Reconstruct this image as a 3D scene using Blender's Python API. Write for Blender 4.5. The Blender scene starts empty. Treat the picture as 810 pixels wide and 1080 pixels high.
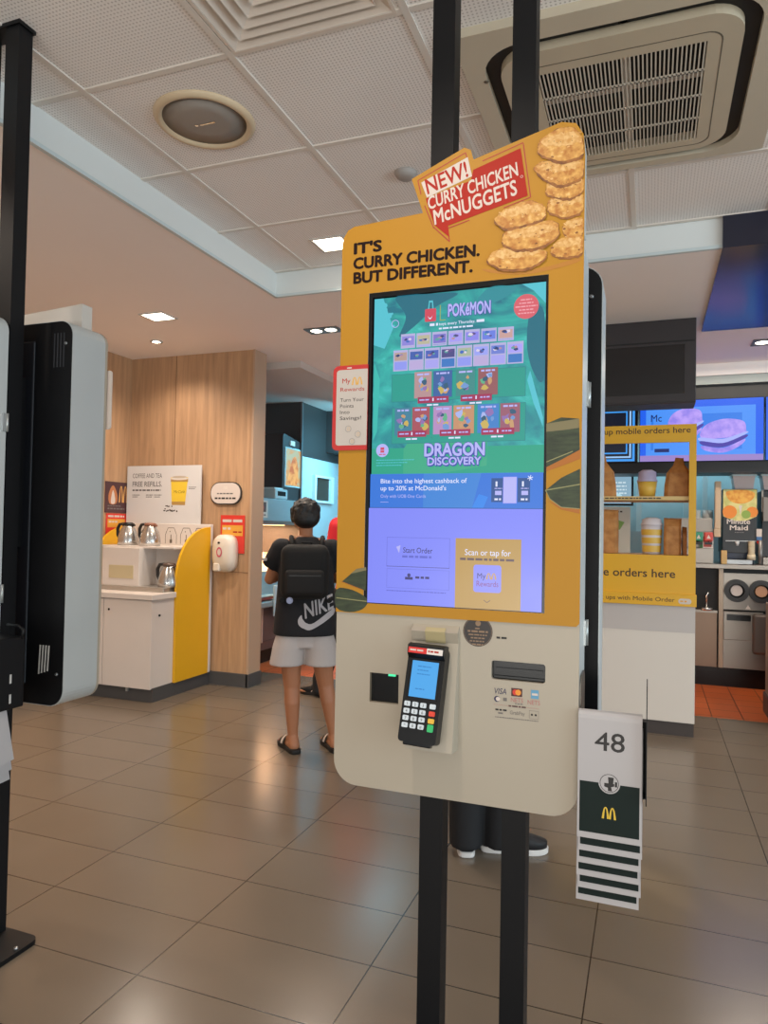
import bpy, bmesh, math, random
from mathutils import Vector, Matrix
from mathutils.geometry import tessellate_polygon
R = math.radians
random.seed(7)
SC = bpy.context.scene
COL = SC.collection
# ------------------------------------------------------------------ camera
F_PX, YAW, PITCH, ROLL, CAM_H = 747.3, .3594396, .0235534, .0181967, 1.28
cam_d = bpy.data.cameras.new('camera'); cam = bpy.data.objects.new('camera', cam_d); COL.objects.link(cam)
cam_d.sensor_fit = 'HORIZONTAL'; cam_d.sensor_width = 36; cam_d.lens = 36 * F_PX / 810
cam_d.clip_start = .02; cam_d.clip_end = 100
fw = Vector((-math.sin(YAW) * math.cos(PITCH), math.cos(YAW) * math.cos(PITCH), math.sin(PITCH)))
r0 = Vector((math.cos(YAW), math.sin(YAW), 0)); u0 = r0.cross(fw)
rt = r0 * math.cos(ROLL) + u0 * math.sin(ROLL); up = rt.cross(fw)
cm = Matrix((rt, up, -fw)).transposed().to_4x4(); cm.translation = (0, 0, CAM_H)
cam.matrix_world = cm
SC.camera = cam
SC.view_settings.view_transform = 'Standard'; SC.view_settings.look = 'None'
SC.view_settings.gamma = 1; SC.view_settings.use_curve_mapping = False
SC.view_settings.exposure = 0.0

def lin(h):
    h = h.lstrip('#'); o = []
    for i in (0, 2, 4):
        c = int(h[i:i + 2], 16) / 255
        o.append(c / 12.92 if c <= .04045 else ((c + .055) / 1.055) ** 2.4)
    return (*o, 1)
# ------------------------------------------------------------------ light
w = bpy.data.worlds.new('world'); SC.world = w; w.use_nodes = True
w.node_tree.nodes['Background'].inputs[0].default_value = lin('#dfe2e8')
w.node_tree.nodes['Background'].inputs[1].default_value = .8

def area(name, loc, target, sx, sy, power, col, spread=180):
    d = bpy.data.lights.new(name, 'AREA'); d.shape = 'RECTANGLE'; d.size = sx; d.size_y = sy
    d.energy = power; d.color = lin(col)[:3]; d.spread = R(spread)
    o = bpy.data.objects.new(name, d); COL.objects.link(o); o.location = loc
    o.rotation_euler = (Vector(target) - Vector(loc)).to_track_quat('-Z', 'Y').to_euler()
    return o
def point(name, loc, power, col, r=.05):
    d = bpy.data.lights.new(name, 'POINT'); d.energy = power; d.color = lin(col)[:3]; d.shadow_soft_size = r
    o = bpy.data.objects.new(name, d); COL.objects.link(o); o.location = loc; return o
def spot(name, loc, power, col, ang=120, blend=.6, r=.04, target=None):
    d = bpy.data.lights.new(name, 'SPOT'); d.energy = power; d.color = lin(col)[:3]; d.spot_size = R(ang); d.spot_blend = blend
    d.shadow_soft_size = r
    o = bpy.data.objects.new(name, d); COL.objects.link(o); o.location = loc
    if target: o.rotation_euler = (Vector(target) - Vector(loc)).to_track_quat('-Z', 'Y').to_euler()
    return o
# daylight from the shop front to the right of and behind the viewer, plus an added ceiling fill
area('shopfront_daylight', (4.6, .6, 1.5), (-2, 2.6, 1.4), 4.5, 2.4, 190, '#cbe3f0')
area('ceiling_fill', (.5, -3.3, .5), (-.8, 2.0, 2.9), 5.0, .8, 95, '#f2efe8')  # added low fill, aimed upward to brighten the ceiling
area('entrance_daylight', (.5, -3.2, 1.5), (-.8, 3, 1.2), 5.0, 2.3, 30, '#f2ece2')
# row of downlights in the lower ceiling and fluorescent fittings above the kitchen
for i, (x, y, z, p) in enumerate(((-3.145, 3.935, 2.66, 26), (-3.59, 4.478, 2.66, 10), (-2.26, 4.57, 2.66, 10), (-2.15, 4.57, 2.66, 10), (-1.655, 3.53, 2.82, 24), (.74, 5.8, 2.66, 14), (-.6, .6, 2.8, 18), (-2.6, 1.2, 2.66, 14), (-3.4, 2.2, 2.66, 22), (2.2, 2.6, 2.8, 20), (1.6, 5.0, 2.6, 14))):
    spot('downlight_lamp', (x, y, z), p * 2.7, '#ffeedd', 140, .7, .05)
area('kitchen_fluorescent', (-2.6, 7.2, 2.6), (-2.9, 7.2, 0), 1.6, .5, 11, '#9fe6ff')
area('kitchen_fluorescent_right', (.2, 7.3, 2.6), (.2, 7.3, 0), 2.0, .35, 26, '#a8e8ff')
area('kitchen_lamp_front', (.6, 6.0, 2.62), (.6, 6.2, 0), 1.2, .2, 9, '#fff0dc')
# ------------------------------------------------------------------ materials
MATS = {}
def mat(name, col, rough=.5, metal=0, emis=0, ecol=None, vary=0, scale=8, bump=0, bscale=60, spec=.5, coat=0, alpha=1, trans=0, stretch=None):
    if name in MATS: return MATS[name]
    m = bpy.data.materials.new(name); m.use_nodes = True; nt = m.node_tree; n = nt.nodes; l = nt.links
    b = n['Principled BSDF']; c = lin(col)
    b.inputs['Roughness'].default_value = rough; b.inputs['Metallic'].default_value = metal
    b.inputs['Specular IOR Level'].default_value = spec; b.inputs['Coat Weight'].default_value = coat
    b.inputs['Alpha'].default_value = alpha; b.inputs['Transmission Weight'].default_value = trans
    b.inputs['Base Color'].default_value = c
    if emis:
        b.inputs['Emission Color'].default_value = lin(ecol or col); b.inputs['Emission Strength'].default_value = emis
    tc = n.new('ShaderNodeTexCoord'); mp = n.new('ShaderNodeMapping'); l.new(tc.outputs['Object'], mp.inputs[0])
    if stretch: mp.inputs['Scale'].default_value = stretch
    nz = n.new('ShaderNodeTexNoise'); nz.inputs['Scale'].default_value = scale; nz.inputs['Detail'].default_value = 4
    l.new(mp.outputs[0], nz.inputs['Vector'])
    mr = n.new('ShaderNodeMapRange'); l.new(nz.outputs[0], mr.inputs[0])
    mr.inputs[3].default_value = max(.02, rough - .05); mr.inputs[4].default_value = min(1, rough + .05); l.new(mr.outputs[0], b.inputs['Roughness'])
    if vary:
        mx = n.new('ShaderNodeMix'); mx.data_type = 'RGBA'; l.new(nz.outputs[0], mx.inputs[0])
        mx.inputs[6].default_value = tuple(v * (1 - vary) for v in c[:3]) + (1,); mx.inputs[7].default_value = tuple(min(1, v * (1 + vary)) for v in c[:3]) + (1,)
        l.new(mx.outputs[2], b.inputs['Base Color'])
    if bump:
        bn = n.new('ShaderNodeTexNoise'); bn.inputs['Scale'].default_value = bscale; l.new(tc.outputs['Object'], bn.inputs['Vector'])
        bp = n.new('ShaderNodeBump'); bp.inputs['Strength'].default_value = bump; bp.inputs['Distance'].default_value = .004
        l.new(bn.outputs[0], bp.inputs['Height']); l.new(bp.outputs[0], b.inputs['Normal'])
    MATS[name] = m; return m
def glow(name, col, s=1.0):            # pixels of a lit display
    m = mat(name, '#050505', .25, 0, s, col); return m
def two_tone(name, c1, c2, scale, lo=.4, hi=.6, emis=False, rough=.5, distort=0, stretch=None, c3=None, strength=1):
    if name in MATS: return MATS[name]
    m = bpy.data.materials.new(name); m.use_nodes = True; nt = m.node_tree; n = nt.nodes; l = nt.links
    b = n['Principled BSDF']; b.inputs['Roughness'].default_value = rough
    tc = n.new('ShaderNodeTexCoord'); mp = n.new('ShaderNodeMapping'); l.new(tc.outputs['Object'], mp.inputs[0])
    if stretch: mp.inputs['Scale'].default_value = stretch
    nz = n.new('ShaderNodeTexNoise'); nz.inputs['Scale'].default_value = scale; nz.inputs['Detail'].default_value = 5; nz.inputs['Distortion'].default_value = distort
    l.new(mp.outputs[0], nz.inputs['Vector'])
    cr = n.new('ShaderNodeValToRGB'); l.new(nz.outputs[0], cr.inputs[0])
    e = cr.color_ramp.elements; e[0].position = lo; e[0].color = lin(c1); e[1].position = hi; e[1].color = lin(c2)
    if c3: k = e.new(min(.99, hi + .12)); k.color = lin(c3)
    if emis:
        b.inputs['Base Color'].default_value = (.005, .005, .005, 1); l.new(cr.outputs[0], b.inputs['Emission Color']); b.inputs['Emission Strength'].default_value = strength
    else: l.new(cr.outputs[0], b.inputs['Base Color'])
    MATS[name] = m; return m
def math_node(nt, op, a, b=None):
    k = nt.nodes.new('ShaderNodeMath'); k.operation = op
    for i, v in enumerate((a, b)):
        if v is None: continue
        if isinstance(v, (int, float)): k.inputs[i].default_value = v
        else: nt.links.new(v, k.inputs[i])
    return k.outputs[0]
def tiles(name, c1, c2, grout, x0, dx, y0, dy, gw, rough, bumpy=.15):
    m = bpy.data.materials.new(name); m.use_nodes = True; nt = m.node_tree; n = nt.nodes; l = nt.links; b = n['Principled BSDF']
    tc = n.new('ShaderNodeTexCoord'); sp = n.new('ShaderNodeSeparateXYZ'); l.new(tc.outputs['Object'], sp.inputs[0])
    gx = math_node(nt, 'DIVIDE', math_node(nt, 'SUBTRACT', sp.outputs[0], x0), dx); gy = math_node(nt, 'DIVIDE', math_node(nt, 'SUBTRACT', sp.outputs[1], y0), dy)
    def edge(g, d):
        f = math_node(nt, 'FRACT', g); f = math_node(nt, 'ABSOLUTE', math_node(nt, 'SUBTRACT', f, .5))
        return math_node(nt, 'GREATER_THAN', f, .5 - gw / 2 / d)
    e = math_node(nt, 'MAXIMUM', edge(gx, dx), edge(gy, dy))
    cb = n.new('ShaderNodeCombineXYZ'); l.new(math_node(nt, 'FLOOR', gx), cb.inputs[0]); l.new(math_node(nt, 'FLOOR', gy), cb.inputs[1])
    wn = n.new('ShaderNodeTexWhiteNoise'); l.new(cb.outputs[0], wn.inputs[0])
    nz = n.new('ShaderNodeTexNoise'); nz.inputs['Scale'].default_value = 2.2; nz.inputs['Detail'].default_value = 5; nz.inputs['Roughness'].default_value = .5; l.new(tc.outputs['Object'], nz.inputs[0])
    fac = math_node(nt, 'ADD', math_node(nt, 'MULTIPLY', nz.outputs[0], .55), math_node(nt, 'MULTIPLY', wn.outputs[0], .25))
    mx = n.new('ShaderNodeMix'); mx.data_type = 'RGBA'; l.new(fac, mx.inputs[0]); mx.inputs[6].default_value = lin(c1); mx.inputs[7].default_value = lin(c2)
    m2 = n.new('ShaderNodeMix'); m2.data_type = 'RGBA'; l.new(e, m2.inputs[0]); l.new(mx.outputs[2], m2.inputs[6]); m2.inputs[7].default_value = lin(grout)
    l.new(m2.outputs[2], b.inputs['Base Color'])
    n2 = n.new('ShaderNodeTexNoise'); n2.inputs['Scale'].default_value = 2; n2.inputs['Detail'].default_value = 1; l.new(tc.outputs['Object'], n2.inputs[0])
    mr = n.new('ShaderNodeMapRange'); l.new(n2.outputs[0], mr.inputs[0]); mr.inputs[3].default_value = rough - .03; mr.inputs[4].default_value = rough + .04; l.new(mr.outputs[0], b.inputs['Roughness'])
    n3 = n.new('ShaderNodeTexNoise'); n3.inputs['Scale'].default_value = 140; l.new(tc.outputs['Object'], n3.inputs[0])
    bp = n.new('ShaderNodeBump'); bp.inputs['Strength'].default_value = bumpy; bp.inputs['Distance'].default_value = .002
    l.new(math_node(nt, 'SUBTRACT', math_node(nt, 'MULTIPLY', n3.outputs[0], .04), e), bp.inputs['Height']); l.new(bp.outputs[0], b.inputs['Normal'])
    return m
def perforated(name, c, hole, pitch):
    m = bpy.data.materials.new(name); m.use_nodes = True; nt = m.node_tree; n = nt.nodes; l = nt.links; b = n['Principled BSDF']
    tc = n.new('ShaderNodeTexCoord'); sp = n.new('ShaderNodeSeparateXYZ'); l.new(tc.outputs['Object'], sp.inputs[0])
    d = []
    for k in (0, 1):
        f = math_node(nt, 'SUBTRACT', math_node(nt, 'FRACT', math_node(nt, 'DIVIDE', sp.outputs[k], pitch)), .5); d.append(math_node(nt, 'MULTIPLY', f, f))
    h = math_node(nt, 'LESS_THAN', math_node(nt, 'ADD', d[0], d[1]), .062)
    nz = n.new('ShaderNodeTexNoise'); nz.inputs['Scale'].default_value = 2.5; nz.inputs['Detail'].default_value = 4; l.new(tc.outputs['Object'], nz.inputs[0])
    mx = n.new('ShaderNodeMix'); mx.data_type = 'RGBA'; l.new(nz.outputs[0], mx.inputs[0]); cc = lin(c)
    mx.inputs[6].default_value = tuple(v * .92 for v in cc[:3]) + (1,); mx.inputs[7].default_value = tuple(min(1, v * 1.06) for v in cc[:3]) + (1,)
    m2 = n.new('ShaderNodeMix'); m2.data_type = 'RGBA'; l.new(h, m2.inputs[0]); l.new(mx.outputs[2], m2.inputs[6]); m2.inputs[7].default_value = lin(hole)
    l.new(m2.outputs[2], b.inputs['Base Color']); b.inputs['Roughness'].default_value = .75
    return m
def wood(name, c1, c2):
    m = bpy.data.materials.new(name); m.use_nodes = True; nt = m.node_tree; n = nt.nodes; l = nt.links; b = n['Principled BSDF']
    tc = n.new('ShaderNodeTexCoord'); mp = n.new('ShaderNodeMapping'); l.new(tc.outputs['Object'], mp.inputs[0]); mp.inputs['Scale'].default_value = (9, 9, .55)
    nz = n.new('ShaderNodeTexNoise'); nz.inputs['Scale'].default_value = 3; nz.inputs['Detail'].default_value = 9; nz.inputs['Roughness'].default_value = .62; nz.inputs['Distortion'].default_value = .25; l.new(mp.outputs[0], nz.inputs[0])
    cr = n.new('ShaderNodeValToRGB'); l.new(nz.outputs[0], cr.inputs[0]); e = cr.color_ramp.elements; e[0].position = .3; e[0].color = lin(c1); e[1].position = .68; e[1].color = lin(c2)
    l.new(cr.outputs[0], b.inputs['Base Color']); b.inputs['Roughness'].default_value = .5
    return m
# ------------------------------------------------------------------ mesh helpers
ROOTS = {}
def tag(o, label=None, cat=None, group=None, kind=None):
    if label: o['label'] = label
    if cat: o['category'] = cat
    if group: o['group'] = group
    if kind: o['kind'] = kind
    return o
def thing(name, label, cat, loc=(0, 0, 0), rotz=0, group=None):
    o = bpy.data.objects.new(name, None); COL.objects.link(o); o.empty_display_size = .05
    o.location = loc; o.rotation_euler = (0, 0, rotz); ROOTS[o.name] = Vector(loc) if not rotz else None
    return tag(o, label, cat, group)
def root_of(o):
    while o.parent: o = o.parent
    return o
def rrect(x0, x1, z0, z1, r, n=6):
    """rounded rectangle, radii (bottom-left, bottom-right, top-right, top-left)"""
    if isinstance(r, (int, float)): r = (r,) * 4
    out = []
    for (cx, cz, sx, sz, rad, a0) in ((x0, z0, 1, 1, r[0], 180), (x1, z0, -1, 1, r[1], 270), (x1, z1, -1, -1, r[2], 0), (x0, z1, 1, -1, r[3], 90)):
        if rad <= 0: out.append((cx, cz)); continue
        for k in range(n + 1):
            a = R(a0 + 90 * k / n); out.append((cx + sx * rad + rad * math.cos(a), cz + sz * rad + rad * math.sin(a)))
    return out
def circle(cx, cy, rx, n=24, ry=None):
    ry = ry or rx
    return [(cx + rx * math.cos(2 * math.pi * k / n), cy + ry * math.sin(2 * math.pi * k / n)) for k in range(n)]
def area2(p): return sum(p[i][0] * p[(i + 1) % len(p)][1] - p[(i + 1) % len(p)][0] * p[i][1] for i in range(len(p)))
class MB:
    def __init__(s): s.v = []; s.f = []; s.m = []; s.s = []
    def add(s, vs, fs, mi=0, sm=False):
        o = len(s.v); s.v += [tuple(v) for v in vs]
        for f in fs: s.f.append([i + o for i in f]); s.m.append(mi); s.s.append(sm)
        return s
    def box(s, x0, x1, y0, y1, z0, z1, mi=0, bev=0, sm=False, seg=2):
        if bev:
            bm = bmesh.new(); bmesh.ops.create_cube(bm, size=1)
            for v in bm.verts: v.co = Vector(((x0 + x1) / 2 + v.co.x * (x1 - x0), (y0 + y1) / 2 + v.co.y * (y1 - y0), (z0 + z1) / 2 + v.co.z * (z1 - z0)))
            bmesh.ops.bevel(bm, geom=bm.edges[:], offset=bev, segments=seg, affect='EDGES', profile=.5)
            s.bm(bm, mi, sm); return s
        v = [(x, y, z) for x in (x0, x1) for y in (y0, y1) for z in (z0, z1)]
        return s.add(v, [(0, 1, 3, 2), (4, 6, 7, 5), (0, 4, 5, 1), (2, 3, 7, 6), (0, 2, 6, 4), (1, 5, 7, 3)], mi)
    def bm(s, bm, mi=0, sm=False):
        bm.verts.index_update(); s.add([v.co for v in bm.verts], [[v.index for v in f.verts] for f in bm.faces], mi, sm); bm.free(); return s
    def prism(s, poly, ax, a0, a1, mi=0, holes=(), mi_side=None):
        loops = [poly if area2(poly) > 0 else poly[::-1]] + [h if area2(h) < 0 else h[::-1] for h in holes]
        T = {'x': lambda p, a: (a, p[0], p[1]), 'y': lambda p, a: (p[0], a, p[1]), 'z': lambda p, a: (p[0], p[1], a)}[ax]
        pts = [p for L in loops for p in L]; tri = tessellate_polygon([[Vector((p[0], p[1], 0)) for p in L] for L in loops]); n = len(pts)
        s.add([T(p, a0) for p in pts] + [T(p, a1) for p in pts], [tuple(t) for t in tri] + [tuple(i + n for i in t[::-1]) for t in tri], mi)
        o = len(s.v) - 2 * n; b = 0
        for L in loops:
            k = len(L)
            for i in range(k):
                a, c = b + i, b + (i + 1) % k
                s.f.append([o + a, o + c, o + n + c, o + n + a]); s.m.append(mi if mi_side is None else mi_side); s.s.append(False)
            b += k
        return s
    def rings(s, rings, mi=0, sm=True, cap=True):
        n = len(rings[0]); o = len(s.v)
        vs = [p for r in rings for p in r]; fs = []
        for i in range(len(rings) - 1):
            for k in range(n): fs.append((i * n + k, i * n + (k + 1) % n, (i + 1) * n + (k + 1) % n, (i + 1) * n + k))
        s.add(vs, fs, mi, sm)
        if cap:
            s.f.append([o + k for k in range(n)][::-1]); s.m.append(mi); s.s.append(False)
            s.f.append([o + (len(rings) - 1) * n + k for k in range(n)]); s.m.append(mi); s.s.append(False)
        return s
    def lathe(s, prof, c, n=24, mi=0, cap=True):
        return s.rings([[(c[0] + r * math.cos(2 * math.pi * k / n), c[1] + r * math.sin(2 * math.pi * k / n), c[2] + z) for k in range(n)] for r, z in prof], mi, True, cap)
    def cone(s, p0, p1, r0, r1=None, n=12, mi=0, cap=True):
        r1 = r0 if r1 is None else r1; p0 = Vector(p0); p1 = Vector(p1); d = (p1 - p0).normalized()
        a = d.orthogonal().normalized(); b = d.cross(a)
        return s.rings([[p + (a * math.cos(2 * math.pi * k / n) + b * math.sin(2 * math.pi * k / n)) * r for k in range(n)] for p, r in ((p0, r0), (p1, r1))], mi, True, cap)
    def tube(s, pts, r, n=8, mi=0):
        pts = [Vector(p) for p in pts]; rs = r if isinstance(r, (list, tuple)) else [r] * len(pts); rg = []; a = None
        for i, p in enumerate(pts):
            d = (pts[min(i + 1, len(pts) - 1)] - pts[max(i - 1, 0)]).normalized()
            a = d.orthogonal().normalized() if a is None else (a - d * a.dot(d)).normalized()
            b = d.cross(a); rg.append([p + (a * math.cos(2 * math.pi * k / n) + b * math.sin(2 * math.pi * k / n)) * rs[i] for k in range(n)])
        return s.rings(rg, mi)
    def ball(s, c, rx, ry=None, rz=None, n=16, m=10, mi=0):
        ry = rx if ry is None else ry; rz = rx if rz is None else rz
        rg = []
        for i in range(m + 1):
            t = math.pi * (i + .02 * (i == 0) - .02 * (i == m)) / m
            rg.append([(c[0] + rx * math.sin(t) * math.cos(2 * math.pi * k / n), c[1] + ry * math.sin(t) * math.sin(2 * math.pi * k / n), c[2] - rz * math.cos(t)) for k in range(n)])
        return s.rings(rg, mi)
    def capsule(s, p0, p1, r0, r1):
        s.cone(p0, p1, r0, r1, 16); s.ball(p0, r0); s.ball(p1, r1); return s
    def build(s, name, mats, parent=None, local=False, recalc=True, **kw):
        me = bpy.data.meshes.new(name); me.from_pydata(s.v, [], s.f)
        for m in (mats if isinstance(mats, (list, tuple)) else [mats]): me.materials.append(m)
        me.polygons.foreach_set('material_index', s.m); me.polygons.foreach_set('use_smooth', s.s); me.update()
        if recalc:
            bm = bmesh.new(); bm.from_mesh(me); bmesh.ops.recalc_face_normals(bm, faces=bm.faces[:]); bm.to_mesh(me); bm.free()
        return link(me, name, parent, local, **kw)
def link(me, name, parent=None, local=False, **kw):
    o = bpy.data.objects.new(name, me); COL.objects.link(o)
    if parent:
        o.parent = parent
        if not local:
            off = root_of(parent).location; me.transform(Matrix.Translation(-off))
    elif kw.get('kind') != 'structure':
        bb = [Vector(v.co) for v in me.vertices]; c = Vector(((min(b.x for b in bb) + max(b.x for b in bb)) / 2, (min(b.y for b in bb) + max(b.y for b in bb)) / 2, min(b.z for b in bb)))
        me.transform(Matrix.Translation(-c)); o.location = c
    return tag(o, **{k: v for k, v in kw.items() if k in ('label', 'cat', 'group', 'kind')})
# ------------------------------------------------------------------ lettering and flat artwork
_TX = {}
def text_geo(t, bold=0):
    k = (t, bold)
    if k not in _TX:
        cu = bpy.data.curves.new('lettering', 'FONT'); cu.body = t; cu.size = 1; cu.offset = bold; cu.resolution_u = 3; cu.fill_mode = 'FRONT'
        ob = bpy.data.objects.new('lettering', cu); me = bpy.data.meshes.new_from_object(ob)
        _TX[k] = ([(v.co.x, v.co.y) for v in me.vertices], [tuple(p.vertices) for p in me.polygons])
        bpy.data.objects.remove(ob); bpy.data.meshes.remove(me); bpy.data.curves.remove(cu)
    return _TX[k]
def arches(cx, y0, wd, h, n=10, th=.16):
    out = []
    for sx in (-1, 1):
        a = cx + sx * wd * .25; ro = wd * .27; ri = ro - wd * th; po = []; pi = []
        for k in range(n + 1):
            t = -1 + 2 * k / n; po.append((a + t * ro, y0 + h * (1 - abs(t) ** 2.6))); pi.append((a + t * ri, y0 + (h - wd * .1) * (1 - abs(t) ** 2.6)))
        for k in range(n): out.append([po[k], po[k + 1], pi[k + 1], pi[k]])
    return out
class Art:
    """flat printed / displayed shapes on a plane: origin o, axes ux, uy, outward normal n; every shape a hair above the last"""
    def __init__(s, o, ux, uy, n, step=.00002, h0=.0004):
        s.o, s.ux, s.uy, s.n = Vector(o), Vector(ux).normalized(), Vector(uy).normalized(), Vector(n).normalized()
        s.h = h0; s.step = step; s.mb = MB(); s.mats = []; s.warp = None
    def mi(s, m):
        if m not in s.mats: s.mats.append(m)
        return s.mats.index(m)
    def P(s, p): return s.o + s.ux * p[0] + s.uy * p[1] + s.n * s.h
    def geo(s, pts, faces, m): s.mb.add([s.P(p) for p in pts], faces, s.mi(m))
    def poly(s, pts, m, holes=()):
        loops = [pts] + list(holes); tri = tessellate_polygon([[Vector((p[0], p[1], 0)) for p in L] for L in loops])
        s.geo([p for L in loops for p in L], [tuple(t) for t in tri], m); s.h += s.step; return s
    def polys(s, lst, m):
        for p in lst: s.geo(p, [tuple(range(len(p)))], m)
        s.h += s.step; return s
    def rect(s, x0, y0, x1, y1, m, r=0): return s.poly(rrect(x0, x1, y0, y1, r) if r else [(x0, y0), (x1, y0), (x1, y1), (x0, y1)], m)
    def frame(s, x0, y0, x1, y1, t, m): return s.poly([(x0, y0), (x1, y0), (x1, y1), (x0, y1)], m, [[(x0 + t, y0 + t), (x0 + t, y1 - t), (x1 - t, y1 - t), (x1 - t, y0 + t)]])
    def disc(s, x, y, r, m, ry=None): return s.poly(circle(x, y, r, 28, ry), m)
    def ring(s, x, y, r, t, m): return s.poly(circle(x, y, r, 28), m, [circle(x, y, r - t, 28)[::-1]])
    def line(s, a, b, t, m):
        d = Vector((b[0] - a[0], b[1] - a[1])).normalized() * t / 2; q = (-d.y, d.x)
        return s.poly([(a[0] + q[0], a[1] + q[1]), (a[0] - q[0], a[1] - q[1]), (b[0] - q[0], b[1] - q[1]), (b[0] + q[0], b[1] + q[1])], m)
    def bars(s, x, y, wd, h, m, seed=1, n=6):          # a line of print too small to read
        rnd = random.Random(seed); xs = x
        while xs < x + wd - h * .5:
            k = min(rnd.uniform(1.2, 4) * h, x + wd - xs); s.geo([(xs, y), (xs + k, y), (xs + k, y + h), (xs, y + h)], [(0, 1, 2, 3)], m); xs += k + h * .6
        s.h += s.step; return s
    def arch(s, cx, y0, wd, h, m): return s.polys(arches(cx, y0, wd, h), m)
    def text(s, t, x, y, m, w=None, h=None, bold=0, align='l', rot=0, shear=0, slope=0):
        vs, fs = text_geo(t); x0 = min(v[0] for v in vs); x1 = max(v[0] for v in vs); cap = .73
        sy = h / cap if h else w / (x1 - x0); sx = w / (x1 - x0) if w else sy
        off = {'l': 0, 'c': -(x1 - x0) * sx / 2, 'r': -(x1 - x0) * sx}[align]; c, sn = math.cos(rot), math.sin(rot); out = []
        for v in vs:
            a, b = (v[0] - x0) * sx + off, v[1] * sy; a += b * shear; b += a * slope; out.append((x + a * c - b * sn, y + a * sn + b * c))
        k = bold * .55; dd = [(0, 0)] if not bold else [(sx * k * math.cos(q * math.pi / 4), sy * k * math.sin(q * math.pi / 4)) for q in range(8)]
        for dx, dy in dd: s.geo([(p[0] + dx, p[1] + dy) for p in out], fs, m); s.h += s.step * .1
        s.h += s.step; return s
    def build(s, name, parent=None, local=False, **kw):
        o = s.mb.build(name, s.mats, parent, local, recalc=False, **kw)
        me = o.data; nn = s.n; fl = [p.index for p in me.polygons if p.normal.dot(nn) < 0]
        if fl:
            bm = bmesh.new(); bm.from_mesh(me); bm.faces.ensure_lookup_table(); bmesh.ops.reverse_faces(bm, faces=[bm.faces[i] for i in fl]); bm.to_mesh(me); bm.free()
        return o
def remesh(mb, vox, it=6, fac=.5):
    me = bpy.data.meshes.new('form'); me.from_pydata(mb.v, [], mb.f); me.update()
    bm = bmesh.new(); bm.from_mesh(me); bmesh.ops.recalc_face_normals(bm, faces=bm.faces[:]); bm.to_mesh(me); bm.free()
    o = bpy.data.objects.new('form', me); COL.objects.link(o)
    r = o.modifiers.new('r', 'REMESH'); r.mode = 'VOXEL'; r.voxel_size = vox
    k = o.modifiers.new('s', 'SMOOTH'); k.iterations = it; k.factor = fac
    dg = bpy.context.evaluated_depsgraph_get(); new = bpy.data.meshes.new_from_object(o.evaluated_get(dg))
    bpy.data.objects.remove(o); bpy.data.meshes.remove(me)
    new.polygons.foreach_set('use_smooth', [True] * len(new.polygons)); return new
def put(me, name, m, parent=None, **kw):
    me.materials.clear(); me.materials.append(m); return link(me, name, parent, True, **kw)
# ================================================================== the room
S = dict(kind='structure')
ZL, ZU = 2.698, 2.851
floor_m = tiles('floor_tile', '#6d6153', '#7d7062', '#2a2520', -1.353, .5985, 1.675, .2905, .004, .21)
orange_m = tiles('quarry_tile', '#bd5a2b', '#d26d3a', '#4a2a1c', .42, .2, 5.55, .2, .006, .38)
ceil_m = perforated('perforated_panel', '#f4eee8', '#cbc3bc', .0135)
bar_m = mat('ceiling_grid_paint', '#dfd6cb', .6)
paint_m = mat('soffit_paint', '#faf2ec', .7, vary=.02, scale=2)
fascia_m = mat('bulkhead_paint', '#dfe2df', .6)
wood_m = wood('oak_laminate', '#a07c5c', '#c29a74')
MB().add([(-6, -3.5, 0), (5, -3.5, 0), (5, 5.5, 0), (-6, 5.5, 0)], [(0, 1, 2, 3)]).build('floor', floor_m, **S)
MB().add([(-6, 5.5, 0), (5, 5.5, 0), (5, 8.4, 0), (-6, 8.4, 0)], [(0, 1, 2, 3)]).build('floor_kitchen', orange_m, **S)
MB().prism([(-2.18, -3.5), (5, -3.5), (5, 3.83), (-2.18, 3.83)], 'z', ZU, ZU + .05, 0, [[(-1.295, 1.425), (-1.295, 1.975), (-.745, 1.975), (-.745, 1.425)]]).build('ceiling', ceil_m, **S)
b = MB()
for k in range(-3, 12):
    x = -1.94 + .617 * k
    if -2.18 < x < 5: b.box(x - .012, x + .012, -3.5, 3.83, ZU - .006, ZU + .002)
for k in range(-9, 4):
    y = 1.985 + .6085 * k
    if y < 3.83: b.box(-2.18, 5, y - .012, y + .012, ZU - .005, ZU + .001)
b.build('trim_1', bar_m, **S)
b = MB().prism([(-6, -3.5), (-2.18, -3.5), (-2.18, 3.83), (5, 3.83), (5, 8.4), (-6, 8.4)], 'z', ZL, ZL + .25, 0, mi_side=1)
b.build('ceiling_lower', [paint_m, fascia_m], **S)
MB().box(-2.185, -2.165, -3.5, 3.83, ZL - .004, ZL + .012).box(-2.185, 5, 3.815, 3.835, ZL - .004, ZL + .012).build('trim_2', mat('edge_trim', '#c9d4d4', .5), **S)
# glossy dark bulkhead at the right
b = MB().box(.322, 4.9, 3.80, 5.34, ZL - .012, ZU - .001, 0)
b.build('ceiling_bulkhead', mat('dark_gloss', '#232433', .16, vary=.05), **S)
# lowered ceiling box over the kitchen pass
MB().box(-5.5, -2.80, 5.36, 8.3, 2.64, ZL + .01).build('ceiling_kitchen', mat('kitchen_soffit', '#cfc4ba', .7), **S)
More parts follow.
